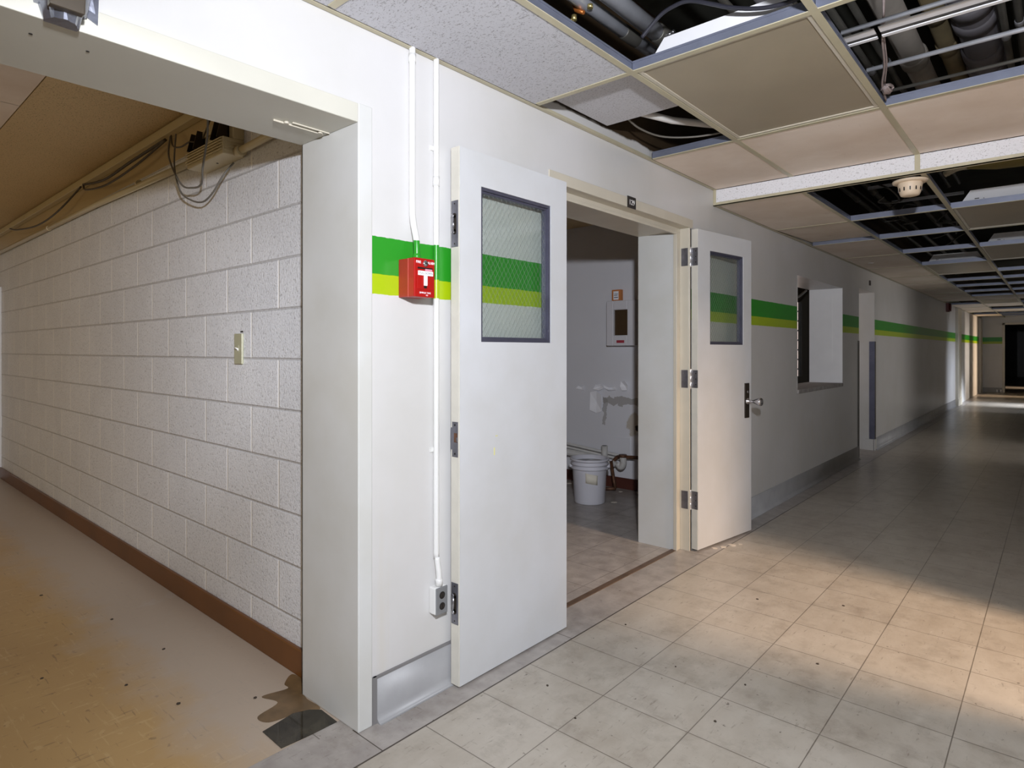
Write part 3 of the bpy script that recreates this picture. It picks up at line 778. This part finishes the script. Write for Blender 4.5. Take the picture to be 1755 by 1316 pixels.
scrap('small star-shaped peel of paint furthest left on room wall', [(-1.74, .925), (-1.70, .915), (-1.67, .93), (-1.68, .905), (-1.66, .88), (-1.71, .89), (-1.76, .90)], .006, .02)

t = empty('drain_pipes', (-1.42, 4.86, .30), label='old white pipes and rusty drain behind bucket in room', cat='pipes')
off = Vector((-1.42, 4.86, .30))
T = lambda pts, r, nm, mt, s=12: MB().tube([Vector(p)-off for p in pts], r, s).build(nm, mt, t)
T([(-2.9, 4.885, .455), (-1.18, 4.885, .305)], .013, 'upper_pipe', 'pvc')
T([(-2.9, 4.885, .415), (-1.18, 4.885, .275)], .012, 'middle_pipe', 'pvc')
T([(-2.9, 4.85, .35), (-1.38, 4.85, .262)], .032, 'waste_pipe', 'pvc', 16)
T([(-1.377, 4.84, .24), (-1.377, 4.84, .392)], .029, 'stub_pipe', 'pvc', 18)
T([(-1.377, 4.84, .388), (-1.377, 4.84, .3935)], .022, 'stub_opening', 'black', 18)
T(smooth_path([(-1.377, 4.84, .27), (-1.33, 4.835, .235), (-1.29, 4.83, .225), (-1.25, 4.825, .26)], 4), .024, 'elbow', 'pvc', 14)
T(smooth_path([(-1.29, 4.83, .24), (-1.24, 4.83, .302), (-1.18, 4.83, .312), (-1.02, 4.83, .324)], 5), .016, 'rusty_pipe', 'rust', 14)
T(smooth_path([(-1.165, 4.81, .325), (-1.16, 4.81, .26), (-1.185, 4.81, .225), (-1.215, 4.81, .25)], 5), .030, 'trap', 'pvc', 16)
T([(-1.165, 4.81, .315), (-1.165, 4.81, .338)], .036, 'trap_nut', 'rust', 16)
T([(-1.275, 4.79, .27), (-1.225, 4.76, .10), (-1.205, 4.75, .04)], .014, 'rusty_leg', 'rust', 12)
T([(-1.205, 4.75, .04), (-1.36, 4.70, .018)], .013, 'rusty_foot', 'rust', 12)
MB().box(-.0, .25, .085, .0895, .02, .17).build('wall_plate', 'roomwall', t, .002)

# ------------------------------------------------------------------ pass-through window and doorway further on
struct('window_1', MB().box(-WT-.01, .012, 5.86, 7.39, .88, .915).box(-WT, .004, 5.845, 5.853, .9, 1.945), 'concrete', .006)
struct('trim_11', MB().box(-WT-.004, .002, 7.394, 7.402, .915, 1.945).box(-.24, -.10, 7.391, 7.395, 1.13, 1.86).box(-WT, 0, 7.388, 7.394, .915, .94), 'white')
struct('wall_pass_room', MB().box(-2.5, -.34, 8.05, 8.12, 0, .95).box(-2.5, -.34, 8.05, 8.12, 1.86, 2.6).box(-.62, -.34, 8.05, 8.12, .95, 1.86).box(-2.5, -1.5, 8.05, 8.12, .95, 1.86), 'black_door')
struct('wall_pass_back', MB().box(-2.6, -2.5, 5.1, 9.6, 0, 2.6).box(-2.5, -WT-.001, 9.5, 9.6, 0, 2.6), 'white')
struct('ceiling_pass', MB().box(-2.6, -WT-.001, 5.085, 9.6, 2.6, 2.66), 'ctile_side')
t = empty('window_2', (-1.06, 8.03, .95), kind='structure')
MB().box(-.44, .44, .03, .04, 0, .91).build('pane', 'sky', t)
for i in range(7): MB().box(-.44, .44, .0, .022, .08+i*.118, .098+i*.118).build('bar', 'plate', t)
MB().box(.425, .445, -.03, .022, 0, .91).build('side_frame', 'steel_dk', t)
cable('loose grey cable dangling inside the pass-through window', [(-.34, 7.3, 1.93), (-.36, 7.1, 1.85), (-.42, 6.9, 1.78), (-.5, 6.7, 1.72)], .012, 'greycable')
struct('trim_12', MB().box(-WT-.002, .004, 8.944, 8.952, 0, 2.0).box(-.10, .0, 8.925, 8.944, 0, .14).box(-.004, .014, 8.925, 9.02, 0, .14), 'jamb')
t = empty('corner_guard', (0, 8.945, .76), label='blue-grey steel corner guard on far jamb of second doorway', cat='corner guard')
MB().box(-.056, .007, -.004, 0, -.62, .62).build('jamb_face', 'guard', t)
MB().box(.0045, .008, 0, .06, -.62, .62).build('wall_face', 'steel_dk', t)
t = empty('corner_guard', (.002, 8.10, .70), label='dark steel corner guard on near edge of second doorway', cat='corner guard')
MB().box(0, .004, -.03, .036, -.68, .68).build('wall_face', 'steel_dk', t)
MB().box(-.05, .004, .0365, .040, -.68, .68).build('jamb_face', 'steel_dk', t)
tag(MB().box(0, .012, -.025, .025, -.03, .03).build('wall_bracket', 'plate', loc=(.0005, 8.68, 2.10)), 'tiny dark bracket on wall above the second doorway', 'bracket')

# far fire alarm horn
t = empty('alarm_horn', (0, 15.75, 2.16), label='dull red alarm horn high on far corridor wall', cat='alarm')
MB().box(0, .05, -.10, .10, -.09, .09).build('back_box', 'red_dark', t, .004)
MB().lathe([(.07, .05), (.085, .08), (.06, .08), (.03, .06)], (0, 0, 0), 20, 'x').build('horn', 'red_dark', t)

# ------------------------------------------------------------------ corridor right wall, ends
w = MB(); XR = 2.45
ops = [(2.90, 3.61), (9.3, 10.6), (16.25, 17.1), (17.75, 19.1), (19.5, 19.95), (21.55, 22.05)]  # second opening is made up, cut to let the added fill through
y = -6
for a, c in ops:
    w.box(XR, XR+.2, y, a, 0, 3.2); w.box(XR, XR+.2, a, c, 2.03, 3.2); y = c
w.box(XR, XR+.2, y, 40, 0, 3.2)
struct('wall_right', w, 'white')
w = MB().box(-WT, .56, 23.7, 23.85, 0, 3.2).box(.56, 1.66, 23.7, 23.85, 2.03, 3.2).box(1.66, XR, 23.7, 23.85, 0, 3.2)
struct('wall_end', w, 'wall')
struct('trim_13', MB().box(.50, .56, 23.66, 23.86, 0, 2.08).box(.50, 1.72, 23.66, 23.86, 2.03, 2.09).box(1.66, 1.72, 23.66, 23.86, 0, 2.03), 'cream')
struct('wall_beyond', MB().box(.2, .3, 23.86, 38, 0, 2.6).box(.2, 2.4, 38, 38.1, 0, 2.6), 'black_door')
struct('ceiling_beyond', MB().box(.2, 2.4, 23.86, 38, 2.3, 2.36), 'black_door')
for k, lb in enumerate(('left pale pipe stub at foot of corridor end wall', 'right pale pipe stub at foot of corridor end wall')):
    tag(MB().tube([(0, 0, .09), (0, 0, .0)], .02, 10).build('pipe_stub', 'whitep', loc=(.38+.09*k, 23.6, .0)), lb, 'pipe stub')

# ------------------------------------------------------------------ plenum shell
struct('ceiling_deck', MB().box(-WT, XR+.2, -6, 24, 3.2, 3.3), 'deck')

# ------------------------------------------------------------------ hung ceiling grid
def tee(b, wb, x0, x1, y0, y1, z, along):
    """flange into b, web and bulb into wb"""
    c = .013
    if along == 'y':
        b.box(x0-c, x0+c, y0, y1, z-.001, z+.002); wb.box(x0-.0015, x0+.0015, y0, y1, z+.002, z+.034); wb.box(x0-.004, x0+.004, y0, y1, z+.034, z+.042)
    else:
        b.box(x0+.013, x1-.013, y0-c, y0+c, z-.0012, z+.0018); wb.box(x0+.004, x1-.004, y0-.0015, y0+.0015, z+.0018, z+.034); wb.box(x0+.005, x1-.005, y0-.004, y0+.004, z+.034, z+.042)
UX = (.505, 1.167, 1.83); UY = (-.98, .06, 1.09, 2.122, 3.165)
LX = (.568, 1.19, 1.83)
LY = (5.22, 6.23, 7.32, 8.5, 9.7, 10.7, 11.75, 12.9, 14.0, 15.1, 16.3, 17.5, 18.7, 19.9, 21.1, 22.3)
fl, wb = MB(), MB()
for x in UX: tee(fl, wb, x, x, -2, YB-.002, ZC, 'y')
ex = (0.02,)+UX+(XR-.02,)
for yy in UY:
    for i in range(4): tee(fl, wb, ex[i], ex[i+1], yy, yy, ZC, 'x')
fl.box(0.0005, .022, -2, YB-.002, ZC-.001, ZC+.001).box(0.0005, .002, -2, YB-.002, ZC-.001, ZC+.024)
for x in LX: tee(fl, wb, x, x, YB+.02, 23.68, ZL, 'y')
ex = (0.02,)+LX+(XR-.02,)
for yy in LY:
    for i in range(4): tee(fl, wb, ex[i], ex[i+1], yy, yy, ZL, 'x')
fl.box(0.0005, .022, YB+.012, 23.68, ZL-.001, ZL+.001).box(0.0005, .002, YB+.012, 23.68, ZL-.001, ZL+.024)
struct('ceiling_grid_flanges', fl, 'grid'); struct('ceiling_grid_webs', wb, 'web')
# bulkhead step
struct('ceiling_step', MB().box(.003, XR-.001, YB, YB+.012, ZL+.004, ZC-.0005), 'beamface')
st = MB().box(.001, XR-.001, YB-.003, YB+.0205, ZL-.003, ZL+.003).box(.001, XR-.001, YB-.003, YB-.0005, ZL-.003, ZL+.020).box(.0008, .020, YB-.0028, YB-.0004, ZL+.018, ZC)
st.box(1.155, 1.181, YB-.0028, YB-.0004, ZL+.018, ZC)
struct('trim_14', st, 'grid')

def tile(label, x0, x1, y0, y1, z, mat='ptile', group=None, tilt=None, th=.016):
    cx, cy = (x0+x1)/2, (y0+y1)/2
    o = MB().box(x0-cx, x1-cx, y0-cy, y1-cy, 0, th).build('ceiling_tile', mat, loc=(cx, cy, z))
    if tilt: o.rotation_euler = tilt
    return tag(o, label, 'ceiling tile', group or 'corridor ceiling tiles')
g = .004
tile('white fissured ceiling tile above the white conduits, largest in view', .023, UX[0]-g, 1.095, 2.116, ZC+.0025, 'ctile')
tile('white fissured ceiling tile above wide opening at top edge of photo', .023, UX[0]-g, .066, 1.085, ZC+.0025, 'ctile')
tile('loose white ceiling tile pushed up and back, leaving dark gaps by wall', .05, UX[0]-.02, 1.70, 2.655, ZC+.047, 'ctile', tilt=(0.0, 0, 0))
tile('pinkish plain ceiling tile against wall just before the bulkhead', .023, UX[0]-g, 3.17, YB-.004, ZC+.0025)
tile('pinkish plain ceiling tile before bulkhead, between brown light and bulkhead', UX[0]+g, UX[1]-g, 3.17, YB-.004, ZC+.0025)
tile('pinkish plain ceiling tile before bulkhead, below the open pipe bay', UX[1]+g, UX[2]-g, 3.17, YB-.004, ZC+.0025)
lab = ['first tan ceiling tile along wall past the bulkhead', 'second tan ceiling tile along wall past bulkhead, sagging far edge', 'third tan ceiling tile along wall past the bulkhead', 'fourth tan ceiling tile along wall past the bulkhead, with white nick',
       'fifth tan ceiling tile along wall past the bulkhead', 'sixth tan ceiling tile along wall past the bulkhead', 'seventh tan ceiling tile along wall past the bulkhead', 'eighth tan ceiling tile along wall past the bulkhead', 'ninth tan ceiling tile along wall past bulkhead', 'last shaded tan ceiling tile along wall before dark gap']
ys = (YB+.022,)+LY
for i in range(10):
    a, c = ys[i]+(.004 if i else .0), ys[i+1]-.004
    if i == 1:
        tile(lab[i], .022, LX[0]-g, a, c-.02, ZL+.018, tilt=(math.radians(1.7), 0, 0))
    else: tile(lab[i], .023, LX[0]-g, a, c, ZL+.0025)
tag(MB().prism([(-.03, 0), (.0, .03), (.025, .005), (.0, -.01), (-.01, -.03)], 'z', -.003, 0).build('torn_nick', 'peel', loc=(.178, 7.88, ZL+.0022)), 'small torn white nick on ceiling tile along far wall', 'nick')
for i, (a, c) in enumerate(((16.304, 17.49), (17.51, 18.69), (18.71, 19.89), (21.11, 22.29))):
    tile(('sunlit ceiling tile along wall just past the dark gap', 'second sunlit ceiling tile along wall past dark gap', 'third sunlit ceiling tile along wall past dark gap', 'last ceiling tile along wall by corridor end')[i], .023, LX[0]-g, a, c, ZL+.0025)
tile('pale ceiling tile in middle row near far end of corridor', LX[0]+g, LX[1]-g, 14.004, 15.09, ZL+.0025)
tile('pale ceiling tile in middle row just short of sunlit strip', LX[0]+g, LX[1]-g, 16.304, 17.49, ZL+.0025)
tile('pale ceiling tile in right row near far end of corridor', LX[1]+g, LX[2]-g, 14.004, 15.09, ZL+.0025)
tile('last pale ceiling tile in middle row before corridor end', LX[0]+g, LX[1]-g, 18.71, 19.89, ZL+.0025)

def light_fixture(label, x0, x1, y0, y1, z, group=None, hz=.118):
    cx, cy = (x0+x1)/2, (y0+y1)/2; a, c = (x1-x0)/2, (y1-y0)/2
    t = empty('recessed_light', (cx, cy, z), label=label, cat='ceiling light', group=group or 'recessed corridor lights')
    fr = MB(); s = .016
    for q in ((-a, a, -c, -c+s), (-a, a, c-s, c), (-a, -a+s, -c+s, c-s), (a-s, a, -c+s, c-s)): fr.box(*q, .0, .010)
    fr.build('door_frame', 'cream', t)
    MB().box(-a+s, a-s, -c+s, c-s, .004, .009).build('lens', 'lens', t)
    i = .10
    h = MB()
    p = [(-a+.03, -c+.02, .011), (a-.03, -c+.02, .011), (a-.03, c-.02, .011), (-a+.03, c-.02, .011)]
    q = [(-a+.095, -c+.04, hz), (a-.095, -c+.04, hz), (a-.095, c-.04, hz), (-a+.095, c-.04, hz)]
    h.hexa(p+q)
    h.build('housing', 'fixwhite', t)
    MB().box(-a+.12, -a+.145, -c+.0265, -c+.032, .052, .058).build('knockout', 'black', t)
    MB().lathe([(.003, -c+.0265), (.003, -c+.031)], (-a+.17, 0, .052), 8, 'y').build('rivet', 'black', t)
    return t
light_fixture('recessed light with smooth brown lens, largest, beside open conduit bay', UX[0]+.014, UX[1]-.014, 2.136, 3.151, ZC+.003)
light_fixture('recessed light with brown lens just past bulkhead by yellow duct', LX[1]+.014, LX[2]-.014, 5.234, 6.216, ZL+.003)
light_fixture('recessed light with brown lens in right row, second past bulkhead', LX[1]+.014, LX[2]-.014, 7.334, 8.486, ZL+.003)
light_fixture('recessed light with dark brown lens in middle row past bulkhead', LX[0]+.014, LX[1]-.014, 8.514, 9.686, ZL+.003)
light_fixture('recessed light near far end in middle row beyond the sunlit gap', LX[0]+.014, LX[1]-.014, 15.114, 16.286, ZL+.003)

# ------------------------------------------------------------------ smoke detector
t = empty('smoke_detector', (1.115, 4.17, ZL-.002), label='cream smoke detector hanging under grid just past bulkhead', cat='smoke detector')
MB().lathe([(.085, -.002), (.09, -.008), (.085, -.016), (.062, -.018)], seg=32).build('base', 'detector', t)
MB().lathe([(.060, -.018), (.062, -.03), (.052, -.075), (.046, -.088), (.03, -.092), (0, -.093)], seg=32, caps=False).build('head', 'detector', t)
for k in range(12):
    a = 2*PI*(k+.3)/12
    o = MB().box(-.0015, .0015, -.003, .003, -.066, -.046).build('vent_slot', 'black', t)
    o.location = (math.cos(a)*.0575, math.sin(a)*.0575, 0); o.rotation_euler = (0, 0, a)

# ------------------------------------------------------------------ services above the grid
def pipe(label, pts, r, mat, name='pipe', cat='pipe', fittings=(), fmat=None, fr=1.35, group=None, seg=16, fname='coupling'):
    p0 = Vector(pts[0])
    t = empty(name, p0, label=label, cat=cat, group=group or {'conduit': 'steel conduits above the ceiling', 'pipe': 'pipes above the ceiling'}[cat])
    MB().tube([Vector(p)-p0 for p in pts], r, seg).build('run', mat, t)
    d = (Vector(pts[-1])-p0).normalized()
    for (s, L) in fittings:
        MB().tube([d*(s-L/2), d*(s-L/2+.004), d*(s+L/2-.004), d*(s+L/2)], r*fr, seg, radii=[r*1.02, r*fr, r*fr, r*1.02]).build(fname, fmat or mat, t)
    return t
a = pipe('bright steel conduit nearest wall in open bay, with clamp', [(.375, .6, 2.60), (.395, 2.9, 2.60)], .027, 'steel', 'steel_conduit', 'conduit', ((1.70, .11),), 'steel_dk', 1.12)
o = MB().tube([(.015, 1.36, -.04), (-.02, 1.36, -.02), (-.034, 1.36, .012), (-.02, 1.36, .04), (.02, 1.36, .04), (.05, 1.36, .02)], .008, 8).build('clamp', 'orange', a)
MB().lathe([(.011, 0), (.011, .02)], (-.03, 1.36, -.055), 8).tube([(-.03, 1.36, -.05), (-.075, 1.34, -.06)], .006, 8).build('bolt', 'brass', a)
MB().lathe([(.011, 0), (.011, .014)], (.045, 1.36, -.035), 8).build('bolt', 'brass', a)
a = pipe('bright steel conduit further from wall in open bay, screw fitting', [(.487, .6, 2.60), (.490, 2.9, 2.60)], .034, 'steel', 'steel_conduit', 'conduit', ((1.81, .13),), 'steel_dk', 1.14)
for dy in (1.77, 1.83):
    MB().tube([(.03, dy, -.02), (.062, dy, -.012)], .007, 8).lathe([(.009, .062), (.009, .072)], (0, dy, -.012), 8, 'x').build('set_screw', 'chrome', a)
cable('thick black cable looping over the white light housing', [(.56, 2.10, 2.46), (.629, 2.10, 2.512), (.681, 2.10, 2.53), (.75, 2.10, 2.529), (.837, 2.1, 2.486), (.90, 2.10, 2.451), (.98, 2.105, 2.42), (1.056, 2.11, 2.405), (1.15, 2.112, 2.41), (1.35, 2.12, 2.47)], .0075, 'blackcable')
for i, (x, z, r, m, lb) in enumerate(((.30, 2.78, .012, 'steel_dk', 'thin dull conduit deep above the wall-side conduit'), (.60, 2.86, .016, 'steel_dk', 'dull conduit deep behind the black cable'), (.70, 2.90, .022, 'pipegrey', 'grey pipe deep above the white light housing'), (.80, 2.92, .012, 'steel_dk', 'thin dull conduit deep above the white light housing'))):
    pipe(lb, [(x, .6, z), (x+.03, 9.5, z)], r, m, 'steel_conduit', 'conduit')
cable('thin dark wire drooping across the open conduit bay', [(.5, 1.6, 2.8), (.7, 1.9, 2.7), (.95, 2.1, 2.74), (1.15, 2.0, 2.8)], .005, 'blackcable')
cable('thin tan wire crossing deep in the open conduit bay', [(.55, 2.3, 2.85), (.8, 2.0, 2.78), (1.1, 2.2, 2.8)], .004, 'twine')
# displaced-tile gap
pipe('short pale pipe seen through gap beside loose ceiling tile', [(.02, 2.35, 2.47), (.30, 2.86, 2.42), (.46, 3.10, 2.42)], .017, 'pvc', 'pipe')
cable('thin grey cable lying in gap beside loose ceiling tile', [(.14, 2.68, 2.43), (.15, 2.8, 2.40), (.20, 2.95, 2.385), (.33, 3.05, 2.38), (.48, 3.1, 2.385)], .005, 'greycable')
# right-hand bay: rods, strut, insulated pipes
tag(MB().tube([(0, 0, 0), (1.2, .0, 0)], .008, 12).build('steel_rod', 'steel', loc=(1.155, 2.50, 2.43)), 'bright steel rod across pipe bay, nearer the camera', 'rod')
tag(MB().tube([(0, 0, 0), (1.2, .0, 0)], .009, 12).build('steel_rod', 'steel', loc=(1.155, 2.905, 2.43)), 'bright steel rod across middle of pipe bay', 'rod')
tag(MB().tube([(0, 0, 0), (1.2, .0, 0)], .007, 12).build('steel_rod', 'steel_dk', loc=(1.175, 3.13, 2.405)), 'dark steel rod just above far edge of pipe bay', 'rod')
t = empty('strut_channel', (1.16, 2.62, 2.44), label='long pale grooved metal strut across the pipe bay', cat='strut')
MB().box(.10, 1.2, -.055, -.010, 0, .004).box(.10, 1.2, .012, .030, -.004, .0).build('strut_body', 'fixwhite', t)
MB().box(.10, 1.2, -.010, .012, .002, .006).build('groove', 'plate', t)
t = empty('strut_channel', (1.16, 2.62, 2.44), label='short pale end of metal strut left of hanger wire', cat='strut')
MB().box(-.03, .085, -.05, -.006, 0, .004).box(-.03, .085, .014, .032, -.004, 0).build('strut_body', 'fixwhite', t)
MB().box(-.03, .085, -.006, .014, .002, .006).build('groove', 'plate', t)
t = empty('hanger_wire', (1.245, 2.70, 2.42), label='twisted hanger wire with a knotted ball in pipe bay', cat='wire')
MB().tube([Vector(p) for p in smooth_path([(.01, -.08, .30), (.012, -.02, .15), (.0, .02, .05), (-.02, .17, .0), (-.052, .30, -.03), (-.06, .42, -.055)], 5)], .0042, 8).build('strand', 'twine', t)
MB().tube([Vector(p) for p in smooth_path([(.02, -.04, .2), (.004, .03, .07), (-.012, .17, .01), (-.045, .31, -.02)], 5)], .003, 8).build('strand', 'twine', t)
kb = []
for i in range(60):
    a, c = i*1.05, i*.37
    kb.append(Vector((-.042+.022*math.cos(a)*math.cos(c), .345+.036*math.sin(a), -.035+.018*math.cos(a)*math.sin(c))))
MB().tube(kb, .0045, 6).build('knot', 'twine', t)
for i, (x, z, r, m, fit, lb) in enumerate((
        (1.13, 2.93, .062, 'pipeins', ((1.95, .10),), 'pale insulated pipe furthest left of the insulated pipes in pipe bay'),
        (1.275, 2.99, .045, 'pipetan', ((1.6, .10), (2.05, .12)), 'slim brown insulated pipe with bulging fittings in pipe bay'),
        (1.425, 2.98, .085, 'pipegrey', ((1.55, .10), (1.75, .10), (2.2, .12), (2.45, .1)), 'thick grey insulated pipe with bulging bands in pipe bay'))):
    pipe(lb, [(x, 2.2, z), (x+.015, 6.8, z)], r, m, 'insulated_pipe', 'pipe', fit, None, 1.16, seg=24, fname='insulated_fitting')
for x, z, lb in ((.93, 2.9, 'dull conduit furthest left in pipe bay'), (1.01, 2.92, 'second dull conduit from left in pipe bay'), (1.545, 2.9, 'thin dull conduit right of the thick grey pipe'), (1.60, 2.95, 'second thin dull conduit right of thick grey pipe')):
    pipe(lb, [(x, 2.2, z), (x+.01, 7.5, z)], .017, 'steel_dk', 'steel_conduit', 'conduit', ((1.9, .06),), 'steel', 1.25)
pipe('fat yellow-brown wrapped pipe at right edge of pipe bay', [(1.78, 2.2, 2.93), (1.79, 7.0, 2.93)], .09, 'yellow', 'insulated_pipe', 'pipe', ((1.9, .02),), 'orange', 1.02, seg=24)

# beyond the bulkhead
t = empty('insulated_duct', (1.9, 5.1, 2.56), label='yellow wrapped duct sagging above lights just past bulkhead', cat='duct')
b = MB(); pts = [(-.60, 0, 0), (-.45, .02, -.005), (-.2, .02, .0), (.1, .0, .01), (.5, 0, .0)]
b.tube(pts, .12, 20, radii=[.085, .105, .12, .125, .12]); b.build('wrap', 'yellow', t)
rg = MB(); 
for k in range(7):
    a = k*.9
    rg.tube(smooth_path([(-.60+.02*math.cos(a), .07*math.cos(a), .07*math.sin(a)), (-.66, .06*math.cos(a+.3), .05*math.sin(a+.5)-.02), (-.70+.03*math.sin(a), .05*math.cos(a+.8), .03*math.sin(a+1)-.07)], 4), .022, 8)
rg.build('torn_end', 'rag', t)
for x, z, r, lb in ((.36, 2.66, .020, 'dull conduit nearest wall above the dark bays past bulkhead'), (.50, 2.70, .022, 'second dull conduit from wall above dark bays past bulkhead'), (.70, 2.74, .024, 'third dull conduit above the dark bays past bulkhead'), (.92, 2.72, .018, 'fourth dull conduit above the dark bays past bulkhead')):
    pipe(lb, [(x, 4.2, z), (x, 14., z)], r, 'steel_dk', 'steel_conduit', 'conduit', ((2.2, .07), (4.6, .07)), 'steel_dk', 1.3)
for i, (y0, z, x0, x1, lb) in enumerate(((5.9, 2.62, .55, .95, 'short pale strut under conduits, nearest past the bulkhead'), (6.5, 2.60, .62, 1.15, 'longer pale strut under conduits past the bulkhead'), (7.0, 2.58, .85, 1.15, 'pale strut third past the bulkhead'))):
    tag(MB().box(x0-.8, x1-.8, -.015, .015, 0, .022).build('strut_channel', 'steel', loc=(.8, y0, z)), lb, 'strut')
wl = ['tangled thin wire above dark bays, nearest bulkhead', 'tangled thin wire above dark bays with long droop', 'tangled thin wire above middle row second bay', 'tangled thin wire in third dark bay', 'short wire tail hanging in third dark bay', 'crooked wire above fourth dark bay']
rw = random.Random(3)
for i, (cx, cy) in enumerate(((.66, 6.4), (.74, 6.9), (.92, 7.4), (.8, 7.9), (.66, 5.7), (.9, 8.35))):
    pts = [(cx+rw.uniform(-.16, .16), cy+rw.uniform(-.2, .2), 2.44+.045*k+rw.uniform(-.05, .05)) for k in range(5)]
    cable(wl[i], pts, .007, 'steel_dk', 5, 'wire', name='loose_wire')

# ------------------------------------------------------------------ camera
cam = bpy.data.cameras.new('camera'); co = bpy.data.objects.new('camera', cam); COL.objects.link(co)
co.location = (1.75, 0, 1.27); co.rotation_euler = (PI/2, 0, math.radians(41.35))
cam.sensor_width = 36; cam.lens = 1063/1755*36; cam.shift_y = -58/1755; cam.clip_start = .02
S.camera = co

# ------------------------------------------------------------------ light
def lamp(kind, name, loc, energy, col, size=.1, size_y=None, target=None, spread=None):
    l = bpy.data.lights.new(name, kind); l.energy = energy; l.color = col
    o = bpy.data.objects.new(name, l); COL.objects.link(o); o.location = loc
    if kind == 'AREA':
        l.size = size
        if size_y: l.shape = 'RECTANGLE'; l.size_y = size_y
        if spread: l.spread = math.radians(spread)
    else: l.shadow_soft_size = size
    if target is not None:
        o.rotation_euler = (Vector(target)-Vector(loc)).to_track_quat('-Z', 'Y').to_euler()
    return o
# photographer's flash, held up and slightly right of the lens
fl_ = lamp('SPOT', 'flash', (1.88, .02, 1.85), 345, (.90, .925, 1.0), .05, target=(0, 3.4, 1.25))
fl_.data.spot_size = math.radians(160); fl_.data.spot_blend = 1.0
# added spots at the flash position, brightening the side passage and far corridor
def beam(name, target, energy, cone, blend):
    o = lamp('SPOT', name, (1.88, .02, 1.85), energy, (.90, .925, 1.0), .05, target=target)
    o.data.spot_size = math.radians(cone); o.data.spot_blend = blend
    return o
beam('fill_passage', (-3.8, 1.2, .85), 270, 37, .8)
beam('fill_corridor', (0, 6.4, 1.2), 70, 38, .8)
# daylight from the doorway in the right wall
lamp('AREA', 'near_window', (4.15, 3.19, 2.76), 215, (1.0, .71, .49), .42, 1.15, (1.2, 3.3, .6))
# added fill behind the camera, no window known there
lamp('AREA', 'corridor_end_fill', (1.3, -4.5, 1.4), 9, (1.0, .96, .92), 2.0, 1.8, (1.2, 4, 1.2))
# added warm fill, out of view, lifting the side passage
lamp('AREA', 'side_fill', (-4.0, -3.2, .9), 19, (1.0, .78, .44), 3.2, 1.2, (-3.0, .2, 2.3))
# shafts of daylight through the far doorways, with one added fill among them
lamp('AREA', 'far_sun', (4.4, 18.45, 1.75), 26, (.84, .89, 1.0), .6, .5, (1.3, 18.35, 0.0), 30)
lamp('AREA', 'mid_fill', (4.2, 9.9, 1.6), 32, (1.0, .96, .94), 1.2, 1.2, (1.2, 9.9, 1.2))  # soft fill added to lift the far walls, not a known window
lamp('AREA', 'far_strip', (4.2, 19.74, 1.5), 9, (1.0, .86, .74), .12, 1.0, (0, 19.72, .95), 40)
lamp('AREA', 'far_blue', (4.0, 16.7, 1.0), 8, (.80, .86, 1.0), .6, 1.2, (0, 16.7, .5), 40)
lamp('AREA', 'far_warm', (4.4, 21.9, 1.5), 40, (1.0, .74, .52), .4, .9, (0, 22.4, .8), 60)
lamp('AREA', 'beyond_window', (2.2, 27.0, 1.4), 6, (1.0, .76, .56), .3, .6, (.5, 27.0, 0), 60)

wd = bpy.data.worlds.new('world'); S.world = wd; wd.use_nodes = True
bg = wd.node_tree.nodes['Background']; bg.inputs[0].default_value = (1.0, .88, .72, 1); bg.inputs[1].default_value = .08
S.view_settings.view_transform = 'Standard'; S.view_settings.look = 'None'
S.view_settings.exposure = 0; S.view_settings.gamma = 1; S.view_settings.use_curve_mapping = False
